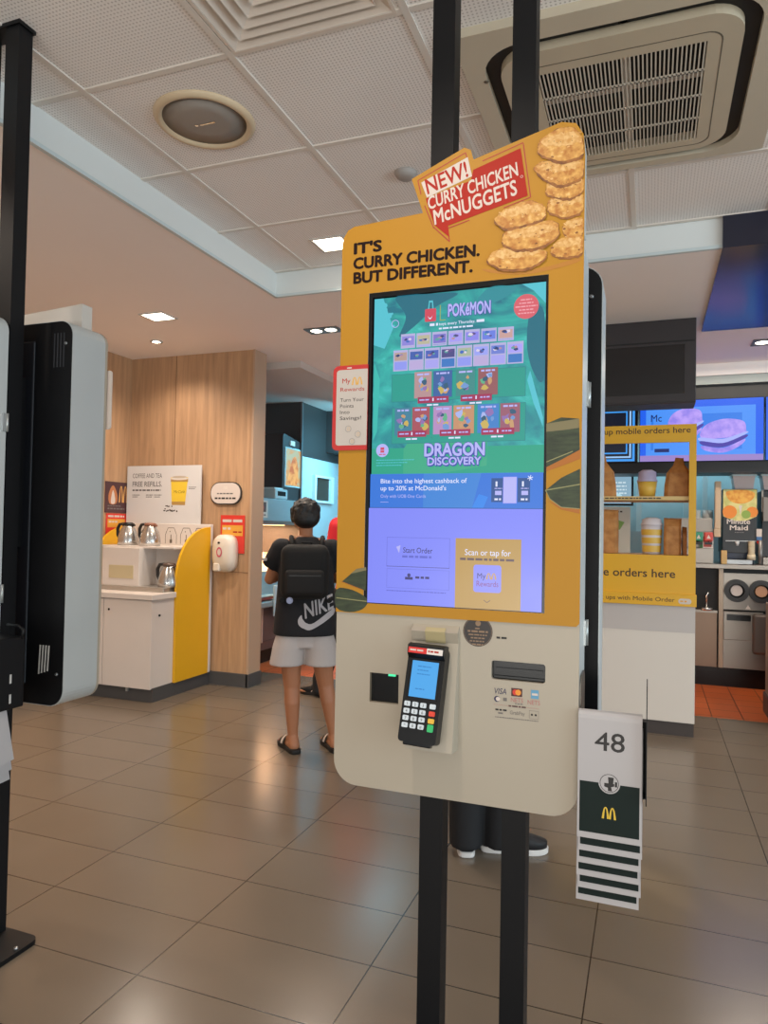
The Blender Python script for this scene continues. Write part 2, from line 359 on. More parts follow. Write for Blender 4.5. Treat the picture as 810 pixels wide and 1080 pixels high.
# wood clad walls
b = MB().box(-4.45, -2.985, 4.92, 5.09, 0, ZL + .01)
b.build('wall_back', wood_m, **S)
MB().box(-3.733, -3.730, 4.917, 4.921, .91, ZL).box(-4.19, -2.985, 4.917, 4.921, .908, .911).build('trim_3', mat('panel_joint', '#6f5238', .7), **S)
MB().box(-2.99, -2.972, 4.912, 5.095, .1, ZL).build('trim_4', mat('corner_strip', '#b79a80', .4), **S)
MB().box(-4.45, -4.19, -3.5, 4.93, 0, ZL + .01).build('wall_left', wood_m, **S)
MB().box(-4.19, -2.972, 4.90, 4.92, 0, .105).box(-2.985, -2.962, 4.90, 5.1, 0, .105).build('baseboard_back', mat('dark_skirting', '#4b4a4a', .45), **S)
MB().box(-4.19, -4.17, -3.5, 4.2, 0, .105).build('baseboard_left', MATS['dark_skirting'], **S)
# kitchen shell
tilew = tiles('white_wall_tile', '#c9d6d8', '#d8e2e3', '#a5b4b8', 0, .3, 0, .3, .004, .3, .05)
MB().box(-6, 5, 8.25, 8.4, 0, 2.75).build('wall_kitchen', mat('kitchen_wall', '#b4bec0', .35, vary=.04, scale=3), **S)
MB().box(-5.6, -5.5, 5.0, 8.3, 0, 2.75).build('wall_kitchen_left', mat('kitchen_wall', '#d3dfe2', .35), **S)
MB().box(-4.02, -3.55, 6.86, 8.25, 1.0, 2.66).build('wall_pier', mat('dark_panel', '#3a3534', .4, vary=.08, scale=3), **S)     # dark clad pier
MB().box(-3.553, -3.535, 6.845, 6.865, 1.0, 2.64).build('trim_6', mat('steel_edge', '#8c8f92', .3, .8), **S)
# bulkhead above the drinks counter
MB().box(-.9, 2.6, 6.42, 6.9, 2.6, ZL + .01).build('trim_7', paint_m, **S)
MB().box(-.9, 2.6, 6.44, 6.9, 2.53, 2.605).build('trim_8', mat('grey_strip', '#8f9796', .4, .3), **S)
MB().box(-.9, 2.6, 6.50, 6.9, 2.40, 2.535).box(-.9, 2.6, 6.52, 6.9, 1.80, 1.90).build('trim_9', mat('black_beam', '#17181a', .4), **S)

# ------------------------------------------------------------------ fittings on the ceiling
white_pl = mat('white_plastic', '#dcd6cc', .4, vary=.04)
lamp_m = mat('lamp_diffuser', '#ffffff', .4, 0, 7, '#fff4e0')
black_m = mat('black_metal', '#090a0d', .5, spec=.3, vary=.1, scale=5)
def downlight(x0, x1, y0, y1, z, label):
    t = thing('ceiling_downlight', label, 'ceiling light', ((x0 + x1) / 2, (y0 + y1) / 2, z))
    MB().prism([(x0, y0), (x1, y0), (x1, y1), (x0, y1)], 'z', z - .006, z + .004, 0, [[(x0 + .014, y0 + .014), (x0 + .014, y1 - .014), (x1 - .014, y1 - .014), (x1 - .014, y0 + .014)]]).build('light_frame', mat('light_frame', '#c8c2b8', .4), t)
    MB().box(x0 + .014, x1 - .014, y0 + .014, y1 - .014, z - .003, z + .001).build('diffuser', lamp_m, t)
downlight(-3.245, -3.05, 3.85, 4.025, ZL, 'square lit downlight in the lower ceiling nearest the wood wall')
downlight(-1.755, -1.56, 3.43, 3.62, ZU, 'square lit downlight in the perforated ceiling by the yellow header')
t = thing('ceiling_downlight', 'small round lit spotlight above the coffee counter', 'ceiling light', (-3.59, 4.478, ZL))
MB().lathe([(.03, -.008), (.048, -.008), (.05, .002), (.03, .002)], (-3.59, 4.478, ZL), 24, 0, False).build('light_frame', mat('light_frame', '#c8c2b8', .4), t)
MB().lathe([(.001, -.004), (.03, -.004)], (-3.59, 4.478, ZL), 20).build('diffuser', lamp_m, t)
t = thing('ceiling_downlight', 'twin spotlight in a dark rectangular recess left of the kiosk header', 'ceiling light', (-2.205, 4.57, ZL))
MB().prism(rrect(-2.335, -2.075, 4.50, 4.64, .006), 'z', ZL - .006, ZL + .003, 0, [circle(-2.262, 4.57, .043, 20)[::-1], circle(-2.148, 4.57, .043, 20)[::-1]]).build('light_frame', mat('dark_light_frame', '#55504b', .4), t)
for x in (-2.262, -2.148):
    MB().lathe([(.001, -.001), (.02, -.012), (.042, -.004)], (x, 4.57, ZL), 20).build('lamp', lamp_m, t)
t = thing('ceiling_downlight', 'lit downlight in the ceiling over the drinks counter', 'ceiling light', (.80, 5.80, ZL))
MB().prism(rrect(.69, .93, 5.71, 5.89, .006), 'z', ZL - .006, ZL + .003, 0, [circle(.76, 5.80, .05, 20)[::-1], circle(.87, 5.8, .05, 20)[::-1]]).build('light_frame', mat('dark_light_frame', '#55504b', .4), t)
for x in (.76, .87): MB().lathe([(.001, -.001), (.02, -.012), (.049, -.004)], (x, 5.8, ZL), 20).build('lamp', lamp_m, t)
# round ceiling speaker
t = thing('ceiling_speaker', 'round ceiling speaker with cream rim and dark grille', 'speaker', (-1.63, 2.285, ZU))
MB().lathe([(.158, -.004), (.166, -.016), (.18, -.018), (.192, -.006), (.194, .002), (.158, .002)], (-1.63, 2.285, ZU), 48, 0, False).build('rim', mat('aged_cream', '#d3bd9c', .5, vary=.08), t)
MB().lathe([(.001, -.014), (.08, -.012), (.16, -.006)], (-1.63, 2.285, ZU), 48).build('grille', mat('speaker_mesh', '#9a9086', .6, vary=.08, scale=3, bump=.4, bscale=400), t)
MB().box(-1.652, -1.584, 2.281, 2.289, ZU - .0165, ZU - .013).box(-1.672, -1.66, 2.279, 2.287, ZU - .0165, ZU - .0135).build('name_plate', mat('chrome', '#d5d5d5', .2, 1), t)
t = MB().lathe([(.001, -.028), (.03, -.028), (.042, -.02), (.05, -.006), (.05, .001)], (-1.021, 2.914, ZU), 32).build('smoke_detector', mat('detector_grey', '#a59d96', .5), label='small round detector disc on the perforated ceiling left of the kiosk posts', cat='detector')
# four-way air diffuser
t = thing('air_diffuser', 'square ceiling air diffuser with sloping white blades at the top edge', 'air vent', (-1.015, 1.68, ZU))
dcx, dcy = -1.02, 1.70
for i, hw in enumerate((.275, .235, .195, .155, .115, .075)):
    b = MB(); hi, lo = hw - .046, hw
    for sgn in range(4):
        c_, s_ = ((1, 0), (0, 1), (-1, 0), (0, -1))[sgn]
        def rot(x, y): return (dcx + x * c_ - y * s_, dcy + x * s_ + y * c_)
        q = [(*rot(lo, -lo), ZU - .004), (*rot(lo, lo), ZU - .004), (*rot(hi, hi), ZU + .030), (*rot(hi, -hi), ZU + .030)]
        q2 = [(a, c, z + .004) for a, c, z in q]
        b.add(q + q2, [(0, 1, 2, 3), (7, 6, 5, 4), (0, 4, 5, 1), (2, 6, 7, 3), (1, 5, 6, 2), (3, 7, 4, 0)])
    b.build('blade', mat('diffuser_paint', '#ddd0c2', .45, vary=.05), t)
b = MB().prism([(dcx - .287, dcy - .287), (dcx + .287, dcy - .287), (dcx + .287, dcy + .287), (dcx - .287, dcy + .287)], 'z', ZU - .006, ZU + .002, 0, [[(dcx - .276, dcy - .276), (dcx - .276, dcy + .276), (dcx + .276, dcy + .276), (dcx + .276, dcy - .276)]])
b.build('frame', MATS['diffuser_paint'], t)
MB().box(dcx - .27, dcx + .27, dcy - .274, dcy + .274, ZU + .042, ZU + .046).build('duct', mat('duct_dark', '#3a342f', .8), t)
# cassette air conditioner
t = thing('air_conditioner', 'square ceiling cassette air conditioner with black air slots and slatted grille', 'air conditioner', (-.1, 2.62, ZU))
cream = mat('aged_white', '#c9bda6', .45, vary=.07, scale=3)
ring_o = rrect(-.535, .305, 2.205, 3.085, .13, 8); ring_i = rrect(-.487, .257, 2.253, 3.037, .11, 8)
MB().prism(rrect(-.60, .405, 2.12, 3.13, .012), 'z', ZU - .03, ZU + .001, 0, [ring_o[::-1]]).build('casing', cream, t)
gr = [(-.37, 2.375), (.155, 2.375), (.155, 2.955), (-.37, 2.955)]
MB().prism(ring_i, 'z', ZU - .036, ZU + .001, 0, [gr[::-1]]).build('inner_panel', mat('aged_white_inner', '#c3b59c', .45, vary=.05), t)
MB().prism(ring_o, 'z', ZU - .006, ZU - .003, 0, [ring_i[::-1]]).build('air_slot', mat('slot_black', '#1c1a18', .6), t)
io = rrect(-.415, .20, 2.33, 3.0, .05); ii = rrect(-.411, .196, 2.334, 2.996, .05)
MB().prism(io, 'z', ZU - .0365, ZU - .035, 0, [ii[::-1]]).build('panel_seam', mat('seam_dark', '#6b6252', .7), t)
b = MB()
for k in range(40):
    x = -.37 + .525 * (k + .5) / 40; b.box(x - .0024, x + .0024, 2.375, 2.955, ZU - .036, ZU - .032)
for k in range(1, 4):
    y = 2.375 + .58 * k / 4; b.box(-.37, .155, y - .004, y + .004, ZU - .036, ZU - .032)
b.build('grille', mat('grille_white', '#cfc5b4', .45), t)
MB().box(-.372, .157, 2.373, 2.957, ZU - .004, ZU - .002).build('filter', mat('filter_black', '#15130f', .8), t)
MB().lathe([(.001, -.032), (.008, -.032), (.009, -.029)], (-.54, 2.36, ZU), 12).build('screw', mat('screw_grey', '#77705f', .4, .6), t)
# recessed box screen hung from the lower ceiling
t = thing('hanging_display', 'dark switched-off screen in a black housing above the mobile order shelf', 'screen', (-.02, 5.0, 2.14))
MB().box(-.62, .272, 5.007, 5.25, 2.138, ZL - .002, 0, .004).build('housing', mat('dark_housing', '#2d2728', .45, vary=.06), t)
MB().box(-.615, .268, 5.001, 5.0075, 2.545, 2.552).build('groove', mat('groove', '#171414', .6), t)
MB().prism([(-.615, 2.15), (.268, 2.15), (.268, 2.54), (-.615, 2.54)], 'y', 4.999, 5.007, 0, [[(-.57, 2.20), (-.57, 2.525), (.203, 2.525), (.203, 2.20)]]).build('bezel', mat('dark_bezel', '#302a2b', .4), t)
MB().box(-.575, .205, 5.003, 5.0068, 2.198, 2.527).build('panel', mat('off_screen', '#1a1718', .25), t)
# measured outlines of the print on the kiosk front, metres (x, z)

KA = {  'outline': [(-0.678, 1.94), (-0.668, 1.966), (-0.651, 1.979), (-0.482, 1.988), (-0.487, 2.002), (-0.51, 2.069), (-0.389, 2.12), (-0.374, 2.112), (-0.368, 2.09), (-0.181, 2.138), (-0.151, 2.13), (-0.136, 2.105), (-0.131, 2.063)],  'its': [(-0.646, 1.915), (-0.579, 1.915), (-0.58, 1.936)],  'curry': [(-0.647, 1.881), (-0.35, 1.876), (-0.352, 1.901)],  'but': [(-0.646, 1.847), (-0.366, 1.842), (-0.368, 1.864)],  'redbox': [(-0.472, 2.02), (-0.373, 2.043), (-0.369, 2.067), (-0.264, 2.095), (-0.249, 1.992), (-0.424, 1.951), (-0.42, 1.924), (-0.454, 1.96)],  'newbox': [(-0.486, 2.057), (-0.381, 2.097), (-0.372, 2.054), (-0.473, 2.022)],  'new': [(-0.472, 2.028), (-0.378, 2.051), (-0.386, 2.093)],  'cc': [(-0.464, 1.993), (-0.267, 2.039), (-0.273, 2.071)],  'mc': [(-0.453, 1.959), (-0.268, 2.0), (-0.276, 2.033)],  'out1': [(-0.489, 2.059), (-0.496, 2.07)],  'nug': [(-0.227, 2.1), (-0.181, 2.114), (-0.138, 2.096)],  'n1': [(-0.231, 2.077), (-0.227, 2.104), (-0.188, 2.122), (-0.155, 2.119), (-0.136, 2.092), (-0.133, 2.057), (-0.18, 2.051)],  'n2': [(-0.241, 2.047), (-0.221, 2.058), (-0.18, 2.051), (-0.133, 2.05), (-0.132, 2.012), (-0.18, 2.001), (-0.214, 2.018)],  'n3': [(-0.213, 1.987), (-0.21, 2.011), (-0.167, 2.011), (-0.132, 2.009), (-0.132, 1.981), (-0.166, 1.971)],  'n4': [(-0.209, 1.951), (-0.206, 1.977), (-0.166, 1.971), (-0.132, 1.978), (-0.132, 1.94), (-0.172, 1.932)],  'n5': [(-0.324, 1.946), (-0.296, 1.967), (-0.247, 1.979), (-0.21, 1.962), (-0.209, 1.937), (-0.247, 1.929), (-0.295, 1.924)],  'n6': [(-0.304, 1.894), (-0.299, 1.918), (-0.247, 1.929), (-0.186, 1.927), (-0.179, 1.895), (-0.219, 1.876), (-0.274, 1.877)],  'n7': [(-0.337, 1.858), (-0.327, 1.875), (-0.288, 1.888), (-0.246, 1.874), (-0.206, 1.868), (-0.208, 1.85), (-0.245, 1.834), (-0.301, 1.838)],  'n8': [(-0.179, 1.912), (-0.166, 1.926), (-0.131, 1.928), (-0.131, 1.892), (-0.165, 1.887)],  'n9': [(-0.204, 1.864), (-0.185, 1.889), (-0.131, 1.892), (-0.131, 1.851), (-0.178, 1.849)],}
KB = {  'happy': [(-0.475, 1.743), (-0.449, 1.741), (-0.449, 1.771), (-0.475, 1.773)],  'handle': [(-0.47, 1.774), (-0.454, 1.791)],  'ell': [(-0.44, 1.778), (-0.438, 1.743), (-0.426, 1.744)],  'pok': [(-0.422, 1.749), (-0.326, 1.752), (-0.329, 1.781)],  'redc': [(-0.25, 1.755), (-0.276, 1.757)],  'toys': [(-0.462, 1.731), (-0.34, 1.732), (-0.34, 1.742)],  't2': [(-0.442, 1.724), (-0.363, 1.724)],  'row1': [(-0.531, 1.687), (-0.273, 1.684), (-0.274, 1.715), (-0.531, 1.719)],  'row2': [(-0.547, 1.637), (-0.253, 1.633), (-0.254, 1.685), (-0.548, 1.684)],  'p3': [(-0.496, 1.57), (-0.306, 1.574), (-0.307, 1.632), (-0.497, 1.629)],  'lab3': [(-0.487, 1.561), (-0.416, 1.561), (-0.389, 1.56), (-0.32, 1.56)],  'p4': [(-0.541, 1.489), (-0.259, 1.491), (-0.26, 1.552), (-0.542, 1.552)],  'lab4': [(-0.533, 1.485), (-0.466, 1.499), (-0.435, 1.484), (-0.366, 1.498), (-0.342, 1.483), (-0.27, 1.499)],  'fr3': [(-0.55, 1.573), (-0.249, 1.558), (-0.25, 1.621), (-0.552, 1.632)],  'fr4': [(-0.549, 1.472), (-0.247, 1.47), (-0.249, 1.548), (-0.55, 1.556)],  'badge': [(-0.568, 1.456), (-0.584, 1.456)],  'dragon': [(-0.469, 1.439), (-0.334, 1.444), (-0.334, 1.471)],  'disc': [(-0.459, 1.419), (-0.341, 1.42), (-0.342, 1.441)],  'tealbot': [(-0.603, 1.408), (-0.213, 1.4)],  'bluebot': [(-0.601, 1.328), (-0.212, 1.327)],  'bite': [(-0.571, 1.382), (-0.372, 1.383), (-0.372, 1.395)],  'upto': [(-0.57, 1.365), (-0.417, 1.365), (-0.417, 1.379)],  'only': [(-0.57, 1.349), (-0.463, 1.349), (-0.463, 1.358)],  'dash': [(-0.57, 1.34), (-0.55, 1.34)],  'phone': [(-0.292, 1.338), (-0.263, 1.338), (-0.264, 1.395), (-0.293, 1.394)],  'cards': [(-0.317, 1.342), (-0.235, 1.339), (-0.236, 1.392), (-0.318, 1.391)],  'star': [(-0.236, 1.392)],  'box1': [(-0.553, 1.196), (-0.407, 1.197), (-0.408, 1.261), (-0.554, 1.262)],  'start': [(-0.514, 1.226), (-0.447, 1.227), (-0.447, 1.241)],  'sub': [(-0.516, 1.217), (-0.444, 1.218)],  'box2': [(-0.552, 1.148), (-0.407, 1.151), (-0.408, 1.192), (-0.553, 1.19)],  'icon': [(-0.5, 1.176)],  'exp': [(-0.485, 1.171), (-0.453, 1.17), (-0.453, 1.178)],  'foot': [(-0.552, 1.141), (-0.413, 1.144)],  'tan': [(-0.393, 1.115), (-0.252, 1.117), (-0.254, 1.263), (-0.395, 1.262)],  'scan': [(-0.372, 1.225), (-0.275, 1.226), (-0.275, 1.241)],  'scan2': [(-0.383, 1.216), (-0.265, 1.218)],  'myr': [(-0.353, 1.148), (-0.294, 1.148), (-0.294, 1.206), (-0.354, 1.206)],  'my': [(-0.345, 1.175), (-0.327, 1.176), (-0.327, 1.188)],  'rew': [(-0.348, 1.161), (-0.297, 1.162), (-0.297, 1.176)],  'chev': [(-0.331, 1.131), (-0.324, 1.126), (-0.316, 1.131)],  'leafR1': [(-0.204, 1.505), (-0.174, 1.517), (-0.138, 1.513), (-0.136, 1.449), (-0.173, 1.429), (-0.203, 1.414)],  'leafR1t': [(-0.204, 1.505), (-0.138, 1.513), (-0.138, 1.494), (-0.174, 1.49), (-0.204, 1.488)],  'leafR2': [(-0.204, 1.366), (-0.172, 1.392), (-0.135, 1.41), (-0.134, 1.328), (-0.172, 1.331), (-0.195, 1.348)],  'leafR2v': [(-0.204, 1.366), (-0.135, 1.378)],  'leafL1': [(-0.663, 1.156), (-0.639, 1.176), (-0.602, 1.185), (-0.602, 1.16), (-0.603, 1.138)],  'leafL1t': [(-0.647, 1.17), (-0.627, 1.187), (-0.603, 1.192), (-0.602, 1.185), (-0.639, 1.176)],  'leafL2': [(-0.679, 1.138), (-0.646, 1.141), (-0.613, 1.13), (-0.597, 1.116), (-0.609, 1.097), (-0.641, 1.088), (-0.678, 1.097)],  'leafL2v': [(-0.679, 1.119), (-0.597, 1.114)],  'my0': [(-0.669, 1.616), (-0.646, 1.615), (-0.647, 1.627)],  'arch': [(-0.646, 1.609), (-0.619, 1.61), (-0.62, 1.625)],  'rw0': [(-0.674, 1.595), (-0.613, 1.594), (-0.613, 1.604)],  'l1': [(-0.673, 1.571), (-0.613, 1.57), (-0.613, 1.579)],  'l2': [(-0.673, 1.557), (-0.64, 1.557), (-0.64, 1.566)],  'l3': [(-0.673, 1.543), (-0.648, 1.542), (-0.648, 1.552)],  'l4': [(-0.673, 1.528), (-0.618, 1.528), (-0.618, 1.537)],  'sg': [(-0.692, 1.652), (-0.608, 1.658), (-0.604, 1.459), (-0.688, 1.465)],  'sgi': [(-0.682, 1.646), (-0.605, 1.645), (-0.602, 1.469), (-0.678, 1.472)],  'ring': [(-0.65, 1.509), (-0.629, 1.495), (-0.641, 1.479)],}
KC = {  'circ': [(-0.343, 1.064), (-0.375, 1.062)],  'qr': [(-0.59, 0.955), (-0.521, 0.954), (-0.521, 0.89), (-0.589, 0.889)],  'led': [(-0.55, 0.954), (-0.532, 0.949)],  'slot': [(-0.313, 1.005), (-0.199, 1.005), (-0.2, 0.964), (-0.313, 0.966)],  'slot2': [(-0.306, 0.991), (-0.207, 0.991)],  'visa': [(-0.307, 0.936), (-0.28, 0.938), (-0.28, 0.95)],  'mcard': [(-0.27, 0.935), (-0.247, 0.935), (-0.248, 0.951), (-0.27, 0.95)],  'amex': [(-0.229, 0.933), (-0.213, 0.935), (-0.213, 0.951), (-0.229, 0.95)],  'c2': [(-0.3, 0.925)],  'nets': [(-0.27, 0.922), (-0.244, 0.924), (-0.244, 0.932)],  'nets2': [(-0.235, 0.921), (-0.21, 0.923), (-0.21, 0.931)],  'l1': [(-0.275, 0.913), (-0.238, 0.914)],  'b1': [(-0.302, 0.899), (-0.279, 0.902)],  'grab': [(-0.272, 0.894), (-0.242, 0.895), (-0.242, 0.904)],  'r3': [(-0.232, 0.891), (-0.212, 0.892), (-0.213, 0.908), (-0.232, 0.907)],  'paper': [(-0.302, 1.051), (-0.277, 1.051), (-0.277, 1.057)],  'tape': [(-0.456, 1.061), (-0.411, 1.061), (-0.412, 1.049), (-0.457, 1.049)],  'cradleT': [(-0.487, 1.063), (-0.384, 1.07), (-0.383, 1.012), (-0.488, 1.029)],  'cradleB': [(-0.38, 0.806), (-0.487, 0.806)],  'term': [(-0.5, 1.022), (-0.405, 1.025), (-0.397, 1.005), (-0.416, 0.815), (-0.523, 0.813)],  'tscr': [(-0.485, 0.998), (-0.425, 1.0), (-0.434, 0.912), (-0.499, 0.909)],  'redl': [(-0.498, 1.015), (-0.45, 1.017), (-0.45, 1.005), (-0.498, 1.002)],  'whl': [(-0.45, 1.017), (-0.412, 1.019), (-0.414, 1.004), (-0.45, 1.004)],  'keys': [(-0.512, 0.896), (-0.434, 0.9), (-0.441, 0.841), (-0.517, 0.839)],}
# ================================================================== self-order kiosks
YK = 1.4957
cream_m = mat('kiosk_cream', '#aaa08f', .42, vary=.02, scale=2)
silver_m = mat('kiosk_silver', '#c3c9c9', .35, .25, vary=.03)
white_back = mat('board_back', '#cfc9c0', .5)
yellow_m = mat('header_yellow', '#b38021', .5, spec=.3, vary=.02, scale=3)
gloss_black = mat('gloss_black', '#08090b', .22, spec=.35)
def smooth_poly(p, n=5):
    out = []; k = len(p)
    for i in range(k):
        a, b, c, d = (Vector(p[(i + j - 1) % k]) for j in range(4))
        for s_ in range(n):
            t = s_ / n; out.append(tuple(.5 * ((2 * b) + (c - a) * t + (2 * a - 5 * b + 4 * c - d) * t * t + (3 * b - a - 3 * c + d) * t ** 3)))
    return out
def kiosk_unit(label, xc, yf, rot, plain=True, ztop=1.92, dep=0):
    """floor-standing order terminal: local x across, front at y = 0 facing -y"""
    t = thing('self_order_kiosk', label, 'self-order kiosk', (xc, yf, 0), rot); L = dict(parent=t, local=True)
    hw = .271; o = rrect(-hw, hw, .697, ztop, (.055, .055, .05, .05), 8); i_ = rrect(-hw + .006, hw - .006, .703, ztop - .006, (.05, .05, .045, .045), 8)
    scan = [(-.186, .889), (-.117, .889), (-.117, .955), (-.186, .955)]; slot = rrect(.091, .204, .965, 1.005, .006, 3)
    MB().prism(o, 'y', .003, .014, 0, [scan[::-1], slot[::-1]] + ([] if plain else [[(-.203, 1.107), (-.203, 1.818), (.2, 1.818), (.2, 1.107)]])).build('front_panel', cream_m, **L)
    MB().prism(o, 'y', .014, .128 + dep, 0, [i_[::-1]]).build('side_shell', silver_m, **L)
    bk = MB().prism(rrect(-hw + .002, hw - .002, .699, ztop - .002, (.053, .053, .048, .048), 8), 'y', .122 + dep, .13 + dep).build('back_cover', black_m, **L)
    MB().box(-.12, .13, .1295 + dep, .138 + dep, .76, ztop - .06, 0, .004).build('back_ridge', mat('black_blue', '#12151c', .45), bk, True)
    b = MB()
    for k in range(4): e_ = .1304 + dep; b.add([(-.168 - .012 * k, e_, .795 + .004 * k), (-.174 - .012 * k, e_, .795 + .004 * k), (-.178 - .012 * k, e_, .888), (-.172 - .012 * k, e_, .888)], [(0, 1, 2, 3)])
    b.build('vent_slots', mat('vent_light', '#c4c4c0', .5), bk, True)
    b = MB()
    for k in range(4):
        for z in (ztop - .15,): b.box(-.20 - .013 * k, -.195 - .013 * k, .1298 + dep, .1306 + dep, z, z + .11)
    b.build('upper_vent', mat('vent_dark', '#2a2c31', .6), bk, True)
    for z in (.80, ztop - .075): MB().cone((-.245, .13 + dep, z), (-.245, .134 + dep, z), .006, .004).build('screw', mat('screw_bright', '#a8acb0', .3, .9), bk, True)
    MB().prism(rrect(-.192, -.111, .883, .961, .002), 'y', .0145, .05, 0).build('scanner_window', mat('scanner_black', '#0a0b0c', .12), **L)
    MB().box(.088, .207, .016, .05, .962, 1.008).box(.098, .197, .012, .016, .984, .989).box(.095, .2, .011, .016, .968, .972).build('receipt_slot', gloss_black, **L)
    for z in (1.06, 1.585): MB().box(hw - .001, hw + .004, .112, .128, z - .028, z + .028, 0, .001).cone((hw + .004, .129, z - .028), (hw + .004, .129, z + .028), .004).build('hinge', mat('hinge_steel', '#a9adac', .3, .6), **L)
    for x in (-.07, .125): MB().box(x - .02, x + .02, .13, .2 if rot else .136, 1.2, 1.75).build('mount', black_m, **L)
    if plain:
        MB().prism(rrect(-.21, .205, 1.103, 1.823, .004), 'y', -.002, .004).build('bezel', gloss_black, **L)
        MB().box(-.197, .193, -.0026, -.001, 1.118, 1.806).build('screen', glow('screen_plain', '#5a86c8', .8), **L)
    return t
K1 = kiosk_unit('yellow-fronted touchscreen kiosk with nugget header in the foreground, on two black posts', -.404, YK, 0, False)
b = MB(); b.box(-.508, -.452, 1.632, 1.684, .012, ZU).build('post', black_m, K1)
b = MB(); b.box(-.312, -.257, 1.632, 1.684, .012, ZU).build('post', black_m, K1)
MB().prism(rrect(-.66, -.14, 1.42, 1.70, .03), 'z', 0, .014).build('base_plate', black_m, K1)
# yellow graphic board with its shaped header
o_ = [(-.676, 1.087)] + KA['outline'][:1] + [(-.674, 1.956), (-.664, 1.972), (-.648, 1.979)] + KA['outline'][3:-1] + [(-.1335, 2.085), (-.132, 2.06), (-.1325, 1.094), (-.139, 1.087)]
opening = [(-.608, 1.1105), (-.203, 1.1105), (-.203, 1.819), (-.608, 1.819)]
header = MB().prism(o_, 'y', YK, YK + .0028, 0, [opening[::-1]], mi_side=1).build('graphic_board', [yellow_m, silver_m], K1)
hi = [p for p in o_ if p[1] > 1.9]; hi = [(hi[0][0], 1.90)] + hi + [(-.132, 1.90)]
hi = [(max(-.674, min(-.1335, x)), z) for x, z in hi]
MB().prism(hi, 'y', YK + .0028, YK + .05, 0, mi_side=1).build('header_box', [white_back, silver_m], header)
MB().prism(opening, 'y', YK + .001, YK + .0068, 0, [[(-.599, 1.1125), (-.599, 1.808), (-.2085, 1.808), (-.2085, 1.1125)]]).build('bezel', gloss_black, K1)
# --- print on the board
A = Art((0, YK, 0), (1, 0, 0), (0, 0, 1), (0, -1, 0))
brown_t = mat('print_brown', '#22110d', .6, spec=.15); red_t = mat('print_red', '#a92c20', .6, spec=.2); white_t = mat('print_white', '#d3c6bc', .55, spec=.25); dark_red = mat('print_dark_red', '#a52a22', .5)
A.text("IT'S", -.6465, 1.915, brown_t, w=.066, h=.0255, bold=.08)
A.text('CURRY CHICKEN.', -.6475, 1.880, brown_t, w=.295, h=.026, bold=.08, slope=-.012)
A.text('BUT DIFFERENT.', -.6465, 1.846, brown_t, w=.279, h=.026, bold=.08, slope=-.012)
# tilted burst sign
rb = KA['redbox']; nb = KA['newbox']
def grow(p, d):
    cx = sum(q[0] for q in p) / len(p); cy = sum(q[1] for q in p) / len(p)
    return [(x + d * (1 if x > cx else -1), y + d * (1 if y > cy else -1)) for x, y in p]
for a, c in (((-.495, 2.063), (-.386, 2.108)), ((-.386, 2.108), (-.374, 2.066)), ((-.348, 2.083), (-.26, 2.108)), ((-.26, 2.106), (-.243, 1.988)), ((-.300, 1.973), (-.243, 1.988)), ((-.478, 2.004), (-.456, 1.95)), ((-.456, 1.952), (-.419, 1.915)), ((-.419, 1.915), (-.424, 1.945)), ((-.424, 1.945), (-.375, 1.957)), ((-.495, 2.063), (-.487, 2.03))):
    A.line(a, c, .0022, dark_red)
A.poly([(-.476, 2.019), (-.373, 2.044), (-.368, 2.067), (-.2655, 2.097), (-.249, 1.992), (-.423, 1.951), (-.4195, 1.925), (-.455, 1.957)], red_t)
A.poly([(-.487, 2.057), (-.381, 2.097), (-.3705, 2.053), (-.473, 2.021)], white_t)
A.text('NEW!', -.471, 2.0285, red_t, w=.092, h=.038, bold=.03, slope=.285, shear=-.22)
A.text('CURRY CHICKEN', -.468, 1.993, white_t, w=.198, h=.031, bold=.035, slope=.235, shear=-.13)
A.text('McNUGGETS', -.4535, 1.9575, white_t, w=.182, h=.035, bold=.035, slope=.225, shear=-.13)
A.ring(-.2625, 2.035, .003, .0008, white_t)
A.build('lettering', header)
A = Art((0, YK, 0), (1, 0, 0), (0, 0, 1), (0, -1, 0), .00003)
# printed photograph of the stacked nuggets
nug_d = two_tone('print_nugget_shade', '#6f3f14', '#a0662a', 60, .35, .65)
nug_m = two_tone('print_nugget', '#b0702a', '#d3a050', 85, .36, .62, c3='#e6c07c')
nug_l = two_tone('print_nugget_top', '#c68f45', '#e0b878', 120, .35, .65)
A.poly(smooth_poly([(-.345, 1.846), (-.3, 1.838), (-.22, 1.834), (-.145, 1.846), (-.15, 1.836), (-.24, 1.824), (-.32, 1.834)]), mat('print_warm_shadow', '#b0741f', .5))
rnd = random.Random(21)
def jag(p, am, n=3):
    for it in range(2):
        q = []
        for i in range(len(p)):
            a, b_ = Vector(p[i]), Vector(p[(i + 1) % len(p)]); q += [tuple(a.lerp(b_, .17)), tuple(a.lerp(b_, .5)), tuple(a.lerp(b_, .83))]
        p = q
    return [(min(-.134, x + rnd.uniform(-am, am)), y + rnd.uniform(-am, am)) for x, y in p]
